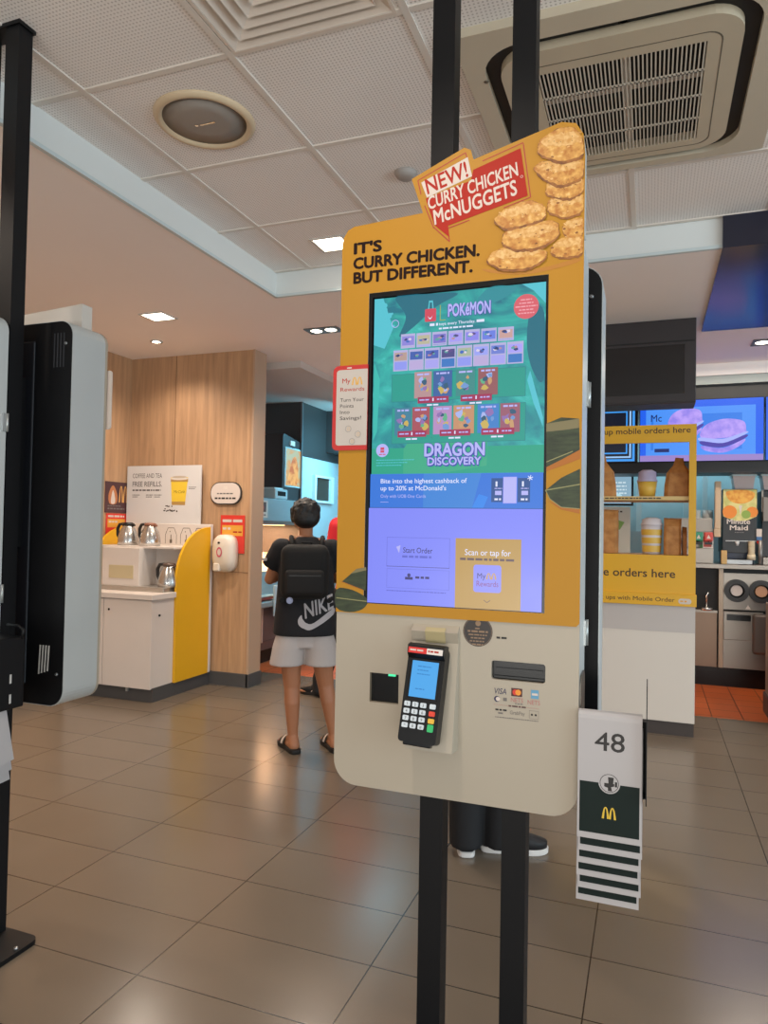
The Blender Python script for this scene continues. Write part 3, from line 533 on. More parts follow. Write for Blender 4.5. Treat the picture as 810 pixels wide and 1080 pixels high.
for k in ('n8', 'n9', 'n4', 'n3', 'n2', 'n1', 'n7', 'n6', 'n5'):
    p = KA[k]; cx = sum(q[0] for q in p) / len(p); cy = sum(q[1] for q in p) / len(p)
    A.poly(jag([(min(-.134, x), cy + (y - cy) * 1.16 - .001) for x, y in p], .0012), nug_d)
    A.poly(jag([(min(-.134, cx + (x - cx) * .98), cy + (y - cy) * 1.04 + .002) for x, y in p], .0014), nug_m)
    A.poly(jag([(min(-.137, cx + (x - cx) * .84), cy + (y - cy) * .42 + .011) for x, y in p], .0026), nug_l)
    for q in range(9):
        u = rnd.uniform(-.8, .8); v = rnd.uniform(-.7, .5); w_ = max(abs(x - cx) for x, y in p); h_ = max(abs(y - cy) for x, y in p)
        c_ = (min(-.141, cx + u * w_), cy + v * h_); r_ = rnd.uniform(.002, .0045)
        A.poly(jag(circle(c_[0], c_[1], r_, 5, r_ * .6), .0006, 2), rnd.choice((nug_d, nug_l, nug_m, nug_l)))
rnd = random.Random(4); spk = mat('print_speck', '#5c4a17', .5)
for k in range(46):
    c = rnd.choice(('n1', 'n2', 'n3', 'n5', 'n6', 'n4')); p = KA[c]; cx = sum(q[0] for q in p) / len(p); cy = sum(q[1] for q in p) / len(p)
    A.polys([circle(cx + rnd.uniform(-.03, .03), cy + .008 + rnd.uniform(-.012, .012), .0009, 5)], spk)
A.build('nugget_picture', header)
A = Art((0, YK, 0), (1, 0, 0), (0, 0, 1), (0, -1, 0))
# printed leaves
leaf = two_tone('print_leaf', '#26301f', '#39452c', 30, .35, .65, stretch=(1, 1, 4)); leaf_l = mat('print_leaf_pale', '#78704f', .5); vein = mat('print_vein', '#8c8a5c', .5); lsh = mat('print_leaf_shadow', '#a8641a', .5)
A.poly([(-.203, 1.418), (-.135, 1.455), (-.135, 1.43), (-.203, 1.405)], lsh)
A.poly(KB['leafR1'], leaf); A.poly(KB['leafR1t'], leaf_l)
A.line((-.203, 1.425), (-.15, 1.446), .002, vein)
A.poly([(-.2, 1.345), (-.172, 1.326), (-.135, 1.318), (-.135, 1.33), (-.172, 1.333)], lsh)
A.poly(KB['leafR2'][:3] + KB['leafR2'][3:], leaf); A.line(*KB['leafR2v'], .0022, vein); A.line((-.204, 1.366), (-.195, 1.348), .0015, vein); A.line((-.195, 1.348), (-.172, 1.331), .0015, vein); A.line((-.172, 1.331), (-.135, 1.328), .0015, vein)
A.build('leaf_picture', header); A = Art((0, YK, 0), (1, 0, 0), (0, 0, 1), (0, -1, 0))
A.poly([(max(-.6755, x), z) for x, z in KB['leafL1']], leaf); A.poly(KB['leafL1t'], leaf_l)
A.poly(smooth_poly([(max(-.6755, x), z) for x, z in KB['leafL2']], 3), leaf); A.line((-.6755, 1.119), (-.60, 1.1145), .002, vein); A.line((-.664, 1.157), (-.61, 1.14), .0015, lsh)
A.build('leaf_picture', header)
# --- display
scr = MB().box(-.598, -.208, YK + .0062, YK + .012, 1.111, 1.8085).build('screen', gloss_black, K1)
A = Art((0, YK + .0062, 0), (1, 0, 0), (0, 0, 1), (0, -1, 0), .00002, .0003)
X0, X1 = -.5965, -.209
teal = two_tone('px_teal', '#177488', '#2fb0a8', 8, .38, .60, True, .22, 1.5, (1, 1, 1.6), '#58cfd0', 1)
teal_d = glow('px_teal_dark', '#1d6c80'); teal_p = glow('px_teal_panel', '#229a8c'); teal_l = glow('px_aqua', '#56c6d6', .95); lav = glow('px_lavender', '#8088f6'); lav2 = glow('px_lavender_pale', '#b4b4f4'); blue = glow('px_blue', '#2f74d8'); blue_d = glow('px_blue_dark', '#2a5fb0'); tan = glow('px_tan', '#b8934f'); wht = glow('px_white', '#dfe4ff'); redp = glow('px_red', '#d0475c'); pinkr = glow('px_pink_red', '#d9606c'); grn = glow('px_green', '#3fae7e')
A.rect(X0, 1.403, X1, 1.806, teal)
A.poly([(X0, 1.806), (-.575, 1.806), (-.55, 1.735), (-.57, 1.69), (X0, 1.70)], teal_l)
A.poly([(-.26, 1.806), (X1, 1.806), (X1, 1.76), (-.235, 1.79)], teal_l)
A.poly(smooth_poly([(-.545, 1.806), (-.47, 1.806), (-.40, 1.80), (-.45, 1.775), (-.50, 1.735), (-.535, 1.715), (-.52, 1.76)]), teal_d)
A.poly(smooth_poly([(-.24, 1.75), (-.212, 1.74), (-.212, 1.60), (-.235, 1.62), (-.248, 1.68)]), teal_d)
A.poly(smooth_poly([(-.33, 1.806), (-.27, 1.80), (-.31, 1.775), (-.36, 1.77)]), glow('px_teal_mid', '#2b8d99'))
A.poly([(-.24, 1.62), (-.212, 1.52), (-.212, 1.50), (-.232, 1.55), (-.246, 1.60)], teal_l); A.poly([(X0 + .002, 1.66), (-.58, 1.62), (-.585, 1.50), (X0 + .002, 1.48)], glow('px_teal_soft', '#37b9ae'))
A.rect(X0, 1.403, X1, 1.462, glow('px_green_teal', '#22a184')) 
A.poly([(-.52, 1.403), (-.44, 1.403), (-.33, 1.42), (-.33, 1.52), (-.47, 1.53), (-.52, 1.46)], glow('px_green_soft', '#3aa985'))
rnd = random.Random(11)
for k in range(7): A.disc(-.56 + .012 * rnd.uniform(-1, 1.4), 1.765 + rnd.uniform(-.03, .025), rnd.uniform(.002, .006), teal_l)
A.ring(-.545, 1.745, .009, .0016, lav2)
# meal box emblem, divider and word mark
A.rect(-.475, 1.743, -.449, 1.772, redp, .003); A.poly([(-.468, 1.772), (-.466, 1.790), (-.457, 1.790), (-.455, 1.772), (-.458, 1.772), (-.459, 1.786), (-.464, 1.786), (-.465, 1.772)], teal_l)
A.poly([(-.469 + .0125 * k / 6, 1.757 - .006 * math.sin(math.pi * k / 6)) for k in range(7)] + [(-.4565 - .0125 * k / 6, 1.757 - .009 * math.sin(math.pi * k / 6)) for k in range(1, 6)], wht)
A.rect(-.4405, 1.744, -.4385, 1.778, glow('px_olive', '#9aa95a')); A.rect(-.4405, 1.743, -.427, 1.745, MATS['px_olive'])
for dx, dz in ((-.0016, 0), (.0016, 0), (0, .0016), (0, -.0016)): A.text('POKéMON', -.421 + dx, 1.751 + dz, glow('px_logo_rim', '#3c4aa0'), w=.094, h=.027, bold=.05)
A.text('POKéMON', -.421, 1.751, lav2, w=.094, h=.028, bold=.055)
A.disc(-.25, 1.757, .0265, pinkr)
for k, (wd) in enumerate((.024, .03, .046, .03, .034)): A.bars(-.25 - wd / 2, 1.7705 - .0072 * k, wd, .0026, glow('px_pink_pale', '#f0a6b0'), k)
A.text('toys every Thursday,', -.401, 1.7325, wht, w=.082, h=.0068, bold=.02, align='c'); A.bars(-.463, 1.7325, .019, .0058, wht, 3); A.bars(-.357, 1.7325, .017, .0058, wht, 5)
A.bars(-.442, 1.7235, .08, .0036, wht, 8)
# rows of trading cards as plain coloured cards
for fr in ((-.551, 1.566, -.249, 1.629), (-.549, 1.4715, -.248, 1.553)): A.rect(*fr, teal_p); A.frame(*fr, .0012, glow('px_frame', '#2a7f86'))
pal = ['#8d86d8', '#b7b49a', '#7c74c9', '#a49af0', '#8a86e8', '#6a7fe0', '#c79f9b', '#b59a92', '#3f5fae', '#4a62b8', '#4b4a86', '#a8b59c', '#9aa2f2', '#6e7fd2', '#a9a0f5', '#9fa6ee']
def card(x0, z0, x1, z1, k, split=.5):
    A.rect(x0, z0, x1, z1, glow('px_card_edge', '#b3b0dc')); d = (x1 - x0) * .08
    A.rect(x0 + d, z0 + (z1 - z0) * split, x1 - d, z1 - d * 2, glow('px_card%d' % (k % 16), pal[k % 16]))
    for q in range(4):
        cx = x0 + (x1 - x0) * rnd.uniform(.3, .7); cz = z0 + (z1 - z0) * (split + (1 - split) * rnd.uniform(.3, .62)); r_ = (x1 - x0) * rnd.uniform(.1, .2)
        A.poly([(cx + r_ * rnd.uniform(.6, 1.2) * math.cos(a_), cz + r_ * .6 * rnd.uniform(.5, 1.2) * math.sin(a_)) for a_ in [2 * math.pi * i / 7 for i in range(7)]], glow('px_cardb%d' % ((k + q) % 6), ['#5a4a8a', '#d8d0e8', '#3f6ac0', '#2d3f74', '#b98e9a', '#5aa0a0'][(k + q) % 6]))
    A.rect(x0 + d, z0 + d, x1 - d, z0 + (z1 - z0) * split - d, glow('px_cardt%d' % (k % 4), ['#b9a9d8', '#8f98ee', '#3a77c2', '#a6a2ee'][(k * 3) % 4]))
for k in range(7): card(-.5305 + .03685 * k, 1.687, -.4965 + .03685 * k, 1.7195 - .0005 * k, k, .2)
for k in range(8): card(-.5475 + .0369 * k, 1.636, -.5125 + .0369 * k, 1.6835, k + 7, .5)
def pack(x0, z0, x1, z1, k):
    A.rect(x0, z0, x1, z1, glow('px_pack%d' % (k % 10), ['#b58f92', '#3a62a0', '#3c8a88', '#93595f', '#3f7f9a', '#a6505c', '#b48cc0', '#c4906c', '#3f80c8', '#985c70'][k % 10]))
    for q in range(7):
        cx = x0 + (x1 - x0) * rnd.uniform(.25, .75); cz = z0 + (z1 - z0) * rnd.uniform(.25, .72); r_ = (x1 - x0) * rnd.uniform(.12, .26)
        A.poly([(max(x0, min(x1, cx + r_ * rnd.uniform(.4, 1.1) * math.cos(a_))), cz + r_ * rnd.uniform(.4, 1.2) * math.sin(a_)) for a_ in [2 * math.pi * i / 7 for i in range(7)]], glow('px_packb%d' % ((k + q) % 7), ['#c9ae5a', '#6f97d0', '#c79a6e', '#5fae86', '#a9b4ea', '#8e6fb0', '#2f5a78'][(k + q) % 7]))
    A.bars(x0 + (x1 - x0) * .15, z1 - .008, (x1 - x0) * .7, .004, lav2, k)
for k, (a, c) in enumerate(((-.496, -.456), (-.452, -.409), (-.4005, -.3575), (-.351, -.308))): pack(a, 1.572, c, 1.631, k)
for k, (a, c) in enumerate(((-.541, -.502), (-.4995, -.459), (-.4505, -.4085), (-.4045, -.3585), (-.351, -.304), (-.3015, -.2595))): pack(a, 1.490, c, 1.552, k + 4)
lab = glow('px_label', '#a02c56')
for a, c, z in ((-.487, -.416, 1.560), (-.389, -.320, 1.560), (-.533, -.466, 1.4855), (-.435, -.366, 1.4855), (-.342, -.271, 1.4855)):
    A.rect(a, z, c, z + .014, lab); A.bars(a + .004, z + .006, .022, .003, lav2, 2); A.rect((a + c) / 2 - .0015, z + .004, (a + c) / 2 + .0015, z + .011, wht); A.bars((a + c) / 2 + .009, z + .006, .022, .003, lav2, 4); A.bars((a + c) / 2 - .014, z - .006, .028, .0035, wht, 6)
A.disc(-.569, 1.457, .015, lav2); A.rect(-.5735, 1.458, -.5645, 1.464, redp); A.rect(-.5735, 1.452, -.5645, 1.457, redp); A.bars(-.577, 1.447, .016, .002, redp, 2)
for dx, dz in ((-.002, 0), (.002, 0), (0, .002), (0, -.002), (.0015, -.003)):
    A.text('DRAGON', -.4015 + dx, 1.4425 + dz, glow('px_logo_shade', '#3c46a8'), w=.132, h=.0275, bold=.06, align='c'); A.text('DISCOVERY', -.4015 + dx, 1.4225 + dz, MATS['px_logo_shade'], w=.118, h=.0165, bold=.06, align='c')
A.text('DRAGON', -.4015, 1.4425, lav2, w=.134, h=.0285, bold=.06, align='c'); A.text('DISCOVERY', -.4015, 1.4225, lav2, w=.119, h=.017, bold=.06, align='c')
for k in range(3): A.bars(-.583, 1.434 - .006 * k, .09 - .015 * k, .0018, teal_l, k)
# bank banner
A.rect(X0, 1.3275, X1, 1.4035, blue); A.poly([(-.47, 1.3275), (-.36, 1.3275), (-.34, 1.4035), (-.47, 1.4035)], glow('px_blue_mid', '#3a83d6')); A.rect(X0, 1.3265, X1, 1.3285, blue_d)
A.text('Bite into the highest cashback of', -.571, 1.3825, wht, w=.199, h=.0105, bold=.018); A.text("up to 20% at McDonald's", -.571, 1.3665, wht, w=.153, h=.0105, bold=.018); A.text('Only with UOB One Cards', -.571, 1.350, lav2, w=.107, h=.0075); A.rect(-.571, 1.3395, -.552, 1.3405, lav2)
A.poly([(-.36, 1.3285), (-.335, 1.3285), (-.325, 1.352), (-.345, 1.358)], glow('px_blue_bright', '#2f86ea'))
for x0 in (-.318, -.262):
    A.rect(x0, 1.341, x0 + .026, 1.392, glow('px_navy', '#27508f')); A.rect(x0 + .009, 1.374, x0 + .013, 1.385, wht); A.rect(x0 + .008, 1.356, x0 + .022, 1.365, lav2); A.bars(x0 + .007, 1.345, .014, .004, wht, 3); A.bars(x0 + .007, 1.369, .016, .002, lav2, 5)
A.rect(-.293, 1.338, -.2635, 1.395, lav2, .002); A.frame(-.293, 1.338, -.2635, 1.395, .001, lav)
for a in range(3): A.line((-.236 + .006 * math.cos(a * 1.05 + .3), 1.392 + .006 * math.sin(a * 1.05 + .3)), (-.236 - .006 * math.cos(a * 1.05 + .3), 1.392 - .006 * math.sin(a * 1.05 + .3)), .0015, wht)
# order screen
A.rect(X0 - .002, 1.1125, X1, 1.3265, lav); oline = glow('px_line', '#5f66cc'); dk = glow('px_ink', '#3a3672')
A.frame(-.5535, 1.196, -.4075, 1.2615, .0008, oline); A.rect(-.5535, 1.196, -.4075, 1.197, dk); A.frame(-.5525, 1.1485, -.4075, 1.191, .0006, oline)
A.text('Start Order', -.5145, 1.2275, dk, w=.068, h=.0125, bold=.01); A.bars(-.5165, 1.2165, .073, .005, oline, 9); A.poly([(-.531, 1.240), (-.521, 1.244), (-.524, 1.226)], lav2)
A.disc(-.5, 1.178, .004, dk); A.bars(-.509, 1.168, .018, .006, dk, 2); A.bars(-.485, 1.171, .032, .005, dk, 4); A.bars(-.5525, 1.141, .14, .0022, oline, 7)
A.rect(-.3945, 1.1125, -.2525, 1.2625, tan)
ink2 = glow('px_brown', '#5e4a50'); A.text('Scan or tap for', -.3735, 1.2265, wht, w=.099, h=.0135, bold=.004); A.bars(-.384, 1.2155, .119, .005, ink2, 12)
A.rect(-.354, 1.148, -.294, 1.2065, glow('px_lavender_tile', '#8e90f4'), .006)
A.text('My', -.3455, 1.177, dk, w=.018, h=.0125); A.arch(-.3155, 1.176, .022, .0135, glow('px_gold', '#c99f62')); A.text('Rewards', -.347, 1.1605, glow('px_mauve', '#8a4a8e'), w=.047, h=.0125)
A.line((-.331, 1.1315), (-.324, 1.1265), .0012, ink2); A.line((-.324, 1.1265), (-.317, 1.1315), .0012, ink2)
A.build('display_picture', scr)
# --- print on the cream lower panel
A = Art((0, YK + .003, 0), (1, 0, 0), (0, 0, 1), (0, -1, 0))
navy = mat('print_navy', '#2b2c4e', .5); grey_t = mat('print_grey', '#6f6a66', .5); blk = mat('print_black', '#1b1715', .5)
A.disc(-.3435, 1.0635, .0322, mat('sticker_black', '#241c1a', .4)); A.ring(-.3435, 1.0635, .0305, .0007, mat('sticker_tan', '#8a6f55', .5)); A.disc(-.343, 1.081, .006, MATS['sticker_tan'])
for k, (wd) in enumerate((.012, .044, .04, .03, .034, .024)): A.bars(-.3435 - wd / 2, 1.0685 - .0068 * k, wd, .0028 + .001 * (k == 1), MATS['sticker_tan'], k)
A.build('round_sticker', K1); A = Art((0, YK + .003, 0), (1, 0, 0), (0, 0, 1), (0, -1, 0))
A.bars(-.303, 1.0515, .026, .0042, blk, 3)
A.text('VISA', -.307, .9355, navy, w=.027, h=.0125, bold=.01, shear=.12)
A.rect(-.270, .9335, -.247, .9505, mat('card_dark', '#4a1f1a', .5)); A.disc(-.2615, .942, .006, mat('disc_red', '#d0342a', .5)); A.disc(-.2555, .942, .006, mat('disc_orange', '#e8922f', .5))
A.rect(-.229, .9325, -.213, .9505, mat('card_blue', '#5f97b8', .5)); A.rect(-.227, .939, -.215, .9435, white_t)
A.disc(-.300, .9245, .0062, navy); A.disc(-.298, .9245, .0044, white_t); A.bars(-.287, .9215, .008, .007, grey_t, 2)
A.text('NETS', -.2705, .9215, mat('nets_red', '#b06a68', .5), w=.0255, h=.0095); A.text('NETS', -.2355, .920, MATS['nets_red'], w=.0255, h=.0095); A.bars(-.262, .9175, .018, .002, grey_t, 3)
A.bars(-.275, .911, .036, .003, blk, 8); A.line((-.307, .9125), (-.212, .9125), .0005, MATS['nets_red'])
A.bars(-.303, .9005, .024, .0035, blk, 4); A.bars(-.297, .894, .010, .003, grey_t, 6); A.text('GrabPay', -.272, .8955, grey_t, w=.031, h=.008); A.frame(-.232, .8905, -.2125, .9075, .0006, grey_t); A.disc(-.2265, .899, .0022, blk); A.disc(-.2185, .899, .0022, blk)
A.bars(-.303, .886, .09, .0015, grey_t, 14)
A.build('payment_logos', K1)
MB().box(-.549, -.532, YK + .012, YK + .0146, .9485, .9545).build('scanner_light', mat('led_green', '#1e6a48', .4, 0, 1.4, '#3fe09a'), K1)
# terminal cradle
cr = MB().prism([(YK + .003, .806), (1.4485, .812), (1.4905, 1.035), (1.481, 1.0585), (YK + .003, 1.072)], 'x', -.488, -.3835).build('terminal_cradle', cream_m, K1)
MB().add([(-.456, 1.4795, 1.0595), (-.411, 1.4795, 1.0595), (-.411, 1.4885, 1.0672), (-.456, 1.4885, 1.0672), (-.456, 1.4885, 1.034), (-.411, 1.4885, 1.034), (-.456, 1.48, 1.0575), (-.411, 1.48, 1.0575)], [(0, 1, 2, 3), (4, 5, 7, 6), (6, 7, 1, 0)]).build('masking_tape', mat('masking_tape', '#b3a57c', .6), cr)
# ------------------------------------------------------------------ card terminal
T = thing('card_terminal', 'black handheld card payment terminal with blue screen on the kiosk front', 'card terminal', (-.4445, 1.43, .835))
to = Vector((-.4445, 1.43, .935)); tv = Vector((.007, .05, .19)).normalized(); tu = (Vector((1, 0, 0)) - tv * tv.x).normalized(); tn = tv.cross(tu) * -1
if tn.y > 0: tn = -tn
def TM(mb): mb.v = [tuple(to + tu * x + tv * z + tn * -y) for x, y, z in mb.v]; return mb
TM(MB().prism(rrect(-.041, .041, -.1, .1, (.008, .008, .012, .012), 4), 'y', 0, .034)).build('body', mat('terminal_black', '#0b0c0e', .4, vary=.1, spec=.3), T)
TM(MB().prism([(0, .072), (-.012, .082), (-.014, .098), (0, .104), (.02, .104), (.02, .072)], 'x', -.0405, .0405)).build('printer_cover', mat('terminal_black', '#17181a', .35), T)
TM(MB().box(-.030, .030, .002, .02, -.106, -.098, 0, .002)).build('card_slot', gloss_black, T)
TM(MB().box(-.033, .033, -.0012, .0005, -.012, .071)).build('screen_frame', gloss_black, T)
s_ = TM(MB().box(-.029, .029, -.0016, 0, -.008, .067)).build('screen', glow('terminal_blue', '#4aa6ea', 1.0), T)
A = Art(to + tn * .0019, tu, tv, tn, .0001, 0); A.bars(-.016, .055, .03, .0022, glow('terminal_ink', '#2e7fc4'), 2); A.bars(-.016, .047, .024, .0022, MATS['terminal_ink'], 3); A.bars(-.016, .039, .028, .0022, MATS['terminal_ink'], 4); A.bars(-.016, .008, .02, .0022, MATS['terminal_ink'], 5); A.build('screen_text', s_)
A = Art(to + tn * .0128, tu, tv, tn, .0001, .0016)
A.rect(-.038, .0815, .003, .0935, mat('label_red', '#d4302a', .4)); A.rect(.003, .0815, .038, .0935, mat('label_white', '#ded7d2', .4)); A.bars(-.034, .086, .03, .0035, white_t, 2); A.bars(.011, .086, .022, .0035, red_t, 3); A.disc(.008, .0878, .002, red_t)
A.build('bank_label', T)
kg = mat('key_grey', '#c9d3da', .4); kcol = {0: kg, 1: mat('key_red', '#d9402a', .4), 2: mat('key_yellow', '#e3b23a', .4), 3: mat('key_green', '#2fb569', .4)}
dig = ['1', '2', '3', '4', '5', '6', '7', '8', '9', '*', '0', '#']
for r_ in range(4):
    for c_ in range(4):
        u, v = (-.029, -.0115, .006, .0265)[c_], -.023 - .0145 * r_
        hv = .005 if not (c_ == 3 and r_ == 3) else .0075
        k_ = TM(MB().prism(rrect(u - .0065, u + .0065, v - hv, v + hv, .002, 2), 'y', -.0025, .001)).build('key', kcol[r_] if c_ == 3 else kg, T)
        if c_ < 3:
            A = Art(to + tn * .0026, tu, tv, tn, .0001, .0001); A.text(dig[r_ * 3 + c_], u, v - .003, blk, h=.006, align='c'); A.build('key_digit', k_)
# ------------------------------------------------------------------ rewards sign on the kiosk's edge
t = thing('rewards_sign', 'red-framed rewards card sign stuck on the left edge of the yellow kiosk', 'sign', (-.648, 1.494, 1.459))
MB().prism(rrect(-.6925, -.606, 1.459, 1.655, (.012, .001, .001, .014)), 'y', 1.4915, 1.4955).build('board', mat('sign_red', '#bb2c2a', .45), t)
A = Art((0, 1.4915, 0), (1, 0, 0), (0, 0, 1), (0, -1, 0), .00002, .0003)
A.poly(rrect(-.6835, -.606, 1.470, 1.645, (.007, 0, 0, .008)), mat('sign_grey', '#bcb4ac', .45)); A.rect(-.658, 1.6475, -.646, 1.6505, white_t, .001)
A.text('My', -.669, 1.614, MATS['print_red'], w=.020, h=.0115, bold=.01); A.arch(-.632, 1.609, .026, .018, mat('logo_gold', '#d6a548', .45)); A.text('Rewards', -.6735, 1.595, red_t, w=.060, h=.0095, bold=.008)
for s1, z, wd in (('Turn Your', 1.571, .059), ('Points', 1.557, .034), ('Into', 1.543, .024), ('Savings!', 1.529, .053)): A.text(s1, -.6735, z, blk, w=wd, h=.0088)
for x, z, r_ in ((-.652, 1.508, .0075), (-.628, 1.495, .0075), (-.642, 1.479, .007)): A.ring(x, z, r_, .0007, grey_t); A.ring(x + .001, z, r_ * .5, .0006, MATS['logo_gold'])
A.build('sign_print', t)
# ------------------------------------------------------------------ table number cards and their holders
card_m = mat('card_white', '#aeaaaa', .45); card_g = mat('card_green', '#13201d', .55, spec=.2)
steel_b = mat('bracket_grey', '#6d675f', .4, .6)
def holder(xl, label):
    t = thing('card_holder', label, 'card holder', (xl + .066, 1.53, .75))
    MB().box(xl, xl + .134, 1.552, 1.5545, .75, .895).build('back_plate', black_m, t)
    for x, ya, zb_ in ((xl - .001, 1.50, .90), (xl + .1335, 1.468, .983)): MB().prism(rrect(ya, 1.553, .752, zb_, (.01, .002, .002, .01)), 'x', x, x + .0018).build('side_plate', black_m, t)
    MB().box(xl, xl + .134, 1.52, 1.553, .75, .752).build('bottom_plate', black_m, t)
    MB().prism(rrect(1.515, 1.60, .88, .985, (0, 0, .02, .02)), 'x', xl + .0045, xl + .0075).build('mounting_bracket', steel_b, t)
    return t
def number_card(xl, y, zb, label, number=None, group=None, dx=0):
    n = thing('table_number_card', label, 'table card', (xl + .066 + dx, y, zb), 0, group)
    b = MB(); zt = zb + .236; x0, x1 = xl + .0055 + dx, xl + .1265 + dx
    pr = [(y, zb), (y, zt)] + [(y + .012 - .012 * math.cos(a), zt + .016 * math.sin(a)) for a in (.5, 1.0, 1.57)] + [(y + .022, zt + .012)]
    inn = [(p[0] + .0016, p[1] - .0010 * (i > 1)) for i, p in enumerate(pr)]
    b.prism(pr + inn[::-1], 'x', x0, x1); b.build('card', card_m, n)
    A = Art((x0, y, zb), (1, 0, 0), (0, 0, 1), (0, -1, 0), .00002, .0003); wd = x1 - x0
    A.rect(.004, .012, wd - .004, .112, card_g)
    if number: A.text(number, wd * .5, .176, blk, w=.056, h=.038, bold=.012, align='c')
    A.disc(wd * .5, .113, .0205, card_m); A.ring(wd * .5, .113, .018, .0012, blk)
    A.poly([(.051, .106), (.058, .104), (.058, .098), (.066, .098), (.064, .106), (.070, .108), (.070, .113), (.051, .113)], blk); A.poly([(.059, .113), (.068, .113), (.069, .125), (.058, .125)], blk); A.rect(.071, .107, .0755, .117, blk)
    A.arch(wd * .5, .043, .026, .023, mat('card_gold', '#d9b436', .45))
    A.build('card_print', n); return n
holder(-.137, 'black card holder on the right edge of the yellow kiosk, carrying number 48')
XL = -.137
number_card(XL, 1.482, .672, 'white and dark green table number card 48, frontmost in the holder', '48')
ordn = ('second table card down, just behind card 48', 'third table card, its stripe two below card 48', 'fourth table card, its stripe three below card 48', 'fifth table card, second from the bottom of the stack', 'lowest table card, reaching furthest below number 48')
for k in range(5): number_card(XL, 1.490 + .008 * k, .643 - .0285 * k, 'striped white and dark green ' + ordn[k], None, 'table cards under number 48', -.0008 * k + (.0015, 0, -.001, .0018, -.001)[k])
# ------------------------------------------------------------------ the kiosks around it
kiosk_unit('kiosk mounted back to back behind the yellow kiosk, only its silver edge showing', -.381, 1.88, math.pi)
K3 = kiosk_unit('kiosk cut off by the left picture edge, cream front edge beside a black post', -2.128, YK, 0, True, 1.915)
MB().box(-1.918, -1.862, 1.632, 1.684, .012, ZU).build('post', black_m, K3)
MB().box(-2.052, -1.996, 1.632, 1.684, .012, ZU).build('post', black_m, K3)
bp_ = MB().prism(rrect(-2.2, -1.735, 1.42, 1.695, .03), 'z', 0, .014).build('base_plate', black_m, K3)
MB().lathe([(.001, .019), (.006, .019), (.007, .014)], (-1.75, 1.62, 0), 10).build('bolt', MATS['screw_bright'], bp_)
MB().box(-2.06, -1.855, 1.625, 1.69, ZU - .012, ZU + .002).build('ceiling_plate', black_m, K3)
K4 = kiosk_unit('kiosk seen from its black back at the left, with a pale grey side', -2.0, 1.91, math.pi, True, 1.93, .03)
MB().prism([(-.2, 1.9), (.2, 1.9), (.258, 1.955), (.245, 1.985), (.15, 2.0), (-.2, 2.02)], 'y', .004, .05).build('header_box', white_back, K4, True)
MB().prism(rrect(-.285, -.2, 1.60, 1.80, .01), 'y', -.008, -.003).build('side_card', white_t, K4, True)
h2 = thing('card_holder', 'black card holder box with two bright slots at the left picture edge', 'card holder', (-1.80, 1.54, .73))
MB().box(-1.850, -1.738, 1.47, 1.612, .733, .942, 0, .006).build('holder_box', black_m, h2)
for z in (.752, .81): MB().box(-1.7385, -1.7365, 1.558, 1.564, z, z + .026).build('slot', mat('slot_light', '#b9b7b4', .5), h2)
MB().tube([(-1.74, 1.60, .935), (-1.735, 1.60, .96), (-1.755, 1.60, .972), (-1.80, 1.60, .972)], .005).build('hook', black_m, h2)
for k in range(3):
    b = MB(); x = -1.79 + .018 * k
    b.prism([(1.47, .50 + .03 * k), (1.615 - .01 * k, .51 + .035 * k), (1.57 - .004 * k, .74), (1.47, .74)], 'x', x, x + .0018)
    b.build('table_number_card', card_m, label='white table card hanging under the left holder, ' + ('furthest back of three', 'middle of three', 'nearest of three')[k], cat='table card', group='table cards in the left holder')
# ================================================================== coffee refill counter
lam_w = mat('white_laminate', '#d9cfc6', .4, vary=.02)
yel_p = mat('yellow_panel', '#e3ab1c', .4, vary=.03)
t = thing('coffee_counter', 'white self-service coffee counter with curved yellow side panels by the wood wall', 'counter', (-3.72, 4.54, 0))
MB().box(-4.13, -3.335, 4.21, 4.9, 0, .102).build('plinth', MATS['dark_skirting'], t)
MB().box(-4.12, -3.338, 4.20, 4.895, .10, .738).build('cabinet', lam_w, t)
d = MB().box(-3.762, -3.332, 4.180, 4.199, .098, .732, 0, .002).build('door', lam_w, t)
MB().cone((-3.713, 4.182, .653), (-3.713, 4.176, .653), .008).build('lock', gloss_black, d)
MB().cone((-3.34, 4.27, .62), (-3.329, 4.27, .62), .008).build('lock', gloss_black, t)
MB().box(-3.55, -3.53, 4.185, 4.2, .07, .1).build('latch', MATS['hinge_steel'], d)
d2 = MB().box(-4.118, -3.767, 4.180, 4.199, .098, .732, 0, .002).build('door', lam_w, t)
MB().box(-4.135, -3.318, 4.165, 4.895, .736, .777, 0, .004).build('worktop', lam_w, t)
u = MB().box(-3.97, -3.62, 4.38, 4.6, .776, 1.10, 0, .003).build('dispenser_box', lam_w, t)
MB().box(-3.9, -3.67, 4.3765, 4.381, .865, .965).build('insert_panel', mat('beige_insert', '#c4b590', .5), u)
MB().box(-4.12, -3.345, 4.58, 4.86, .776, 1.098).build('riser', lam_w, t)
MB().box(-4.12, -3.345, 4.43, 4.86, 1.096, 1.112, 0, .002).build('shelf', lam_w, t)
MB().box(-3.96, -3.36, 4.34, 4.58, .777, .812, 0, .004).build('drip_tray', mat('tray_steel', '#b9b4ac', .3, .7), t)
b = MB().box(-4.135, -3.316, 4.86, 4.897, .1, 1.29, 0, .004).build('back_panel', lam_w, t)
prof = [(4.44, .1), (4.862, .1), (4.862, 1.268), (4.80, 1.262), (4.73, 1.248), (4.66, 1.222), (4.59, 1.18), (4.53, 1.12), (4.485, 1.05), (4.455, .98), (4.44, .9)]
for x0, x1, a in ((-3.337, -3.316, 0), (-4.15, -4.13, 0)): MB().prism(prof, 'x', x0, x1).build('side_panel', yel_p, t)
A = Art((0, 4.86, 0), (1, 0, 0), (0, 0, 1), (0, -1, 0)); ol = mat('outline_brown', '#6d6052', .5)
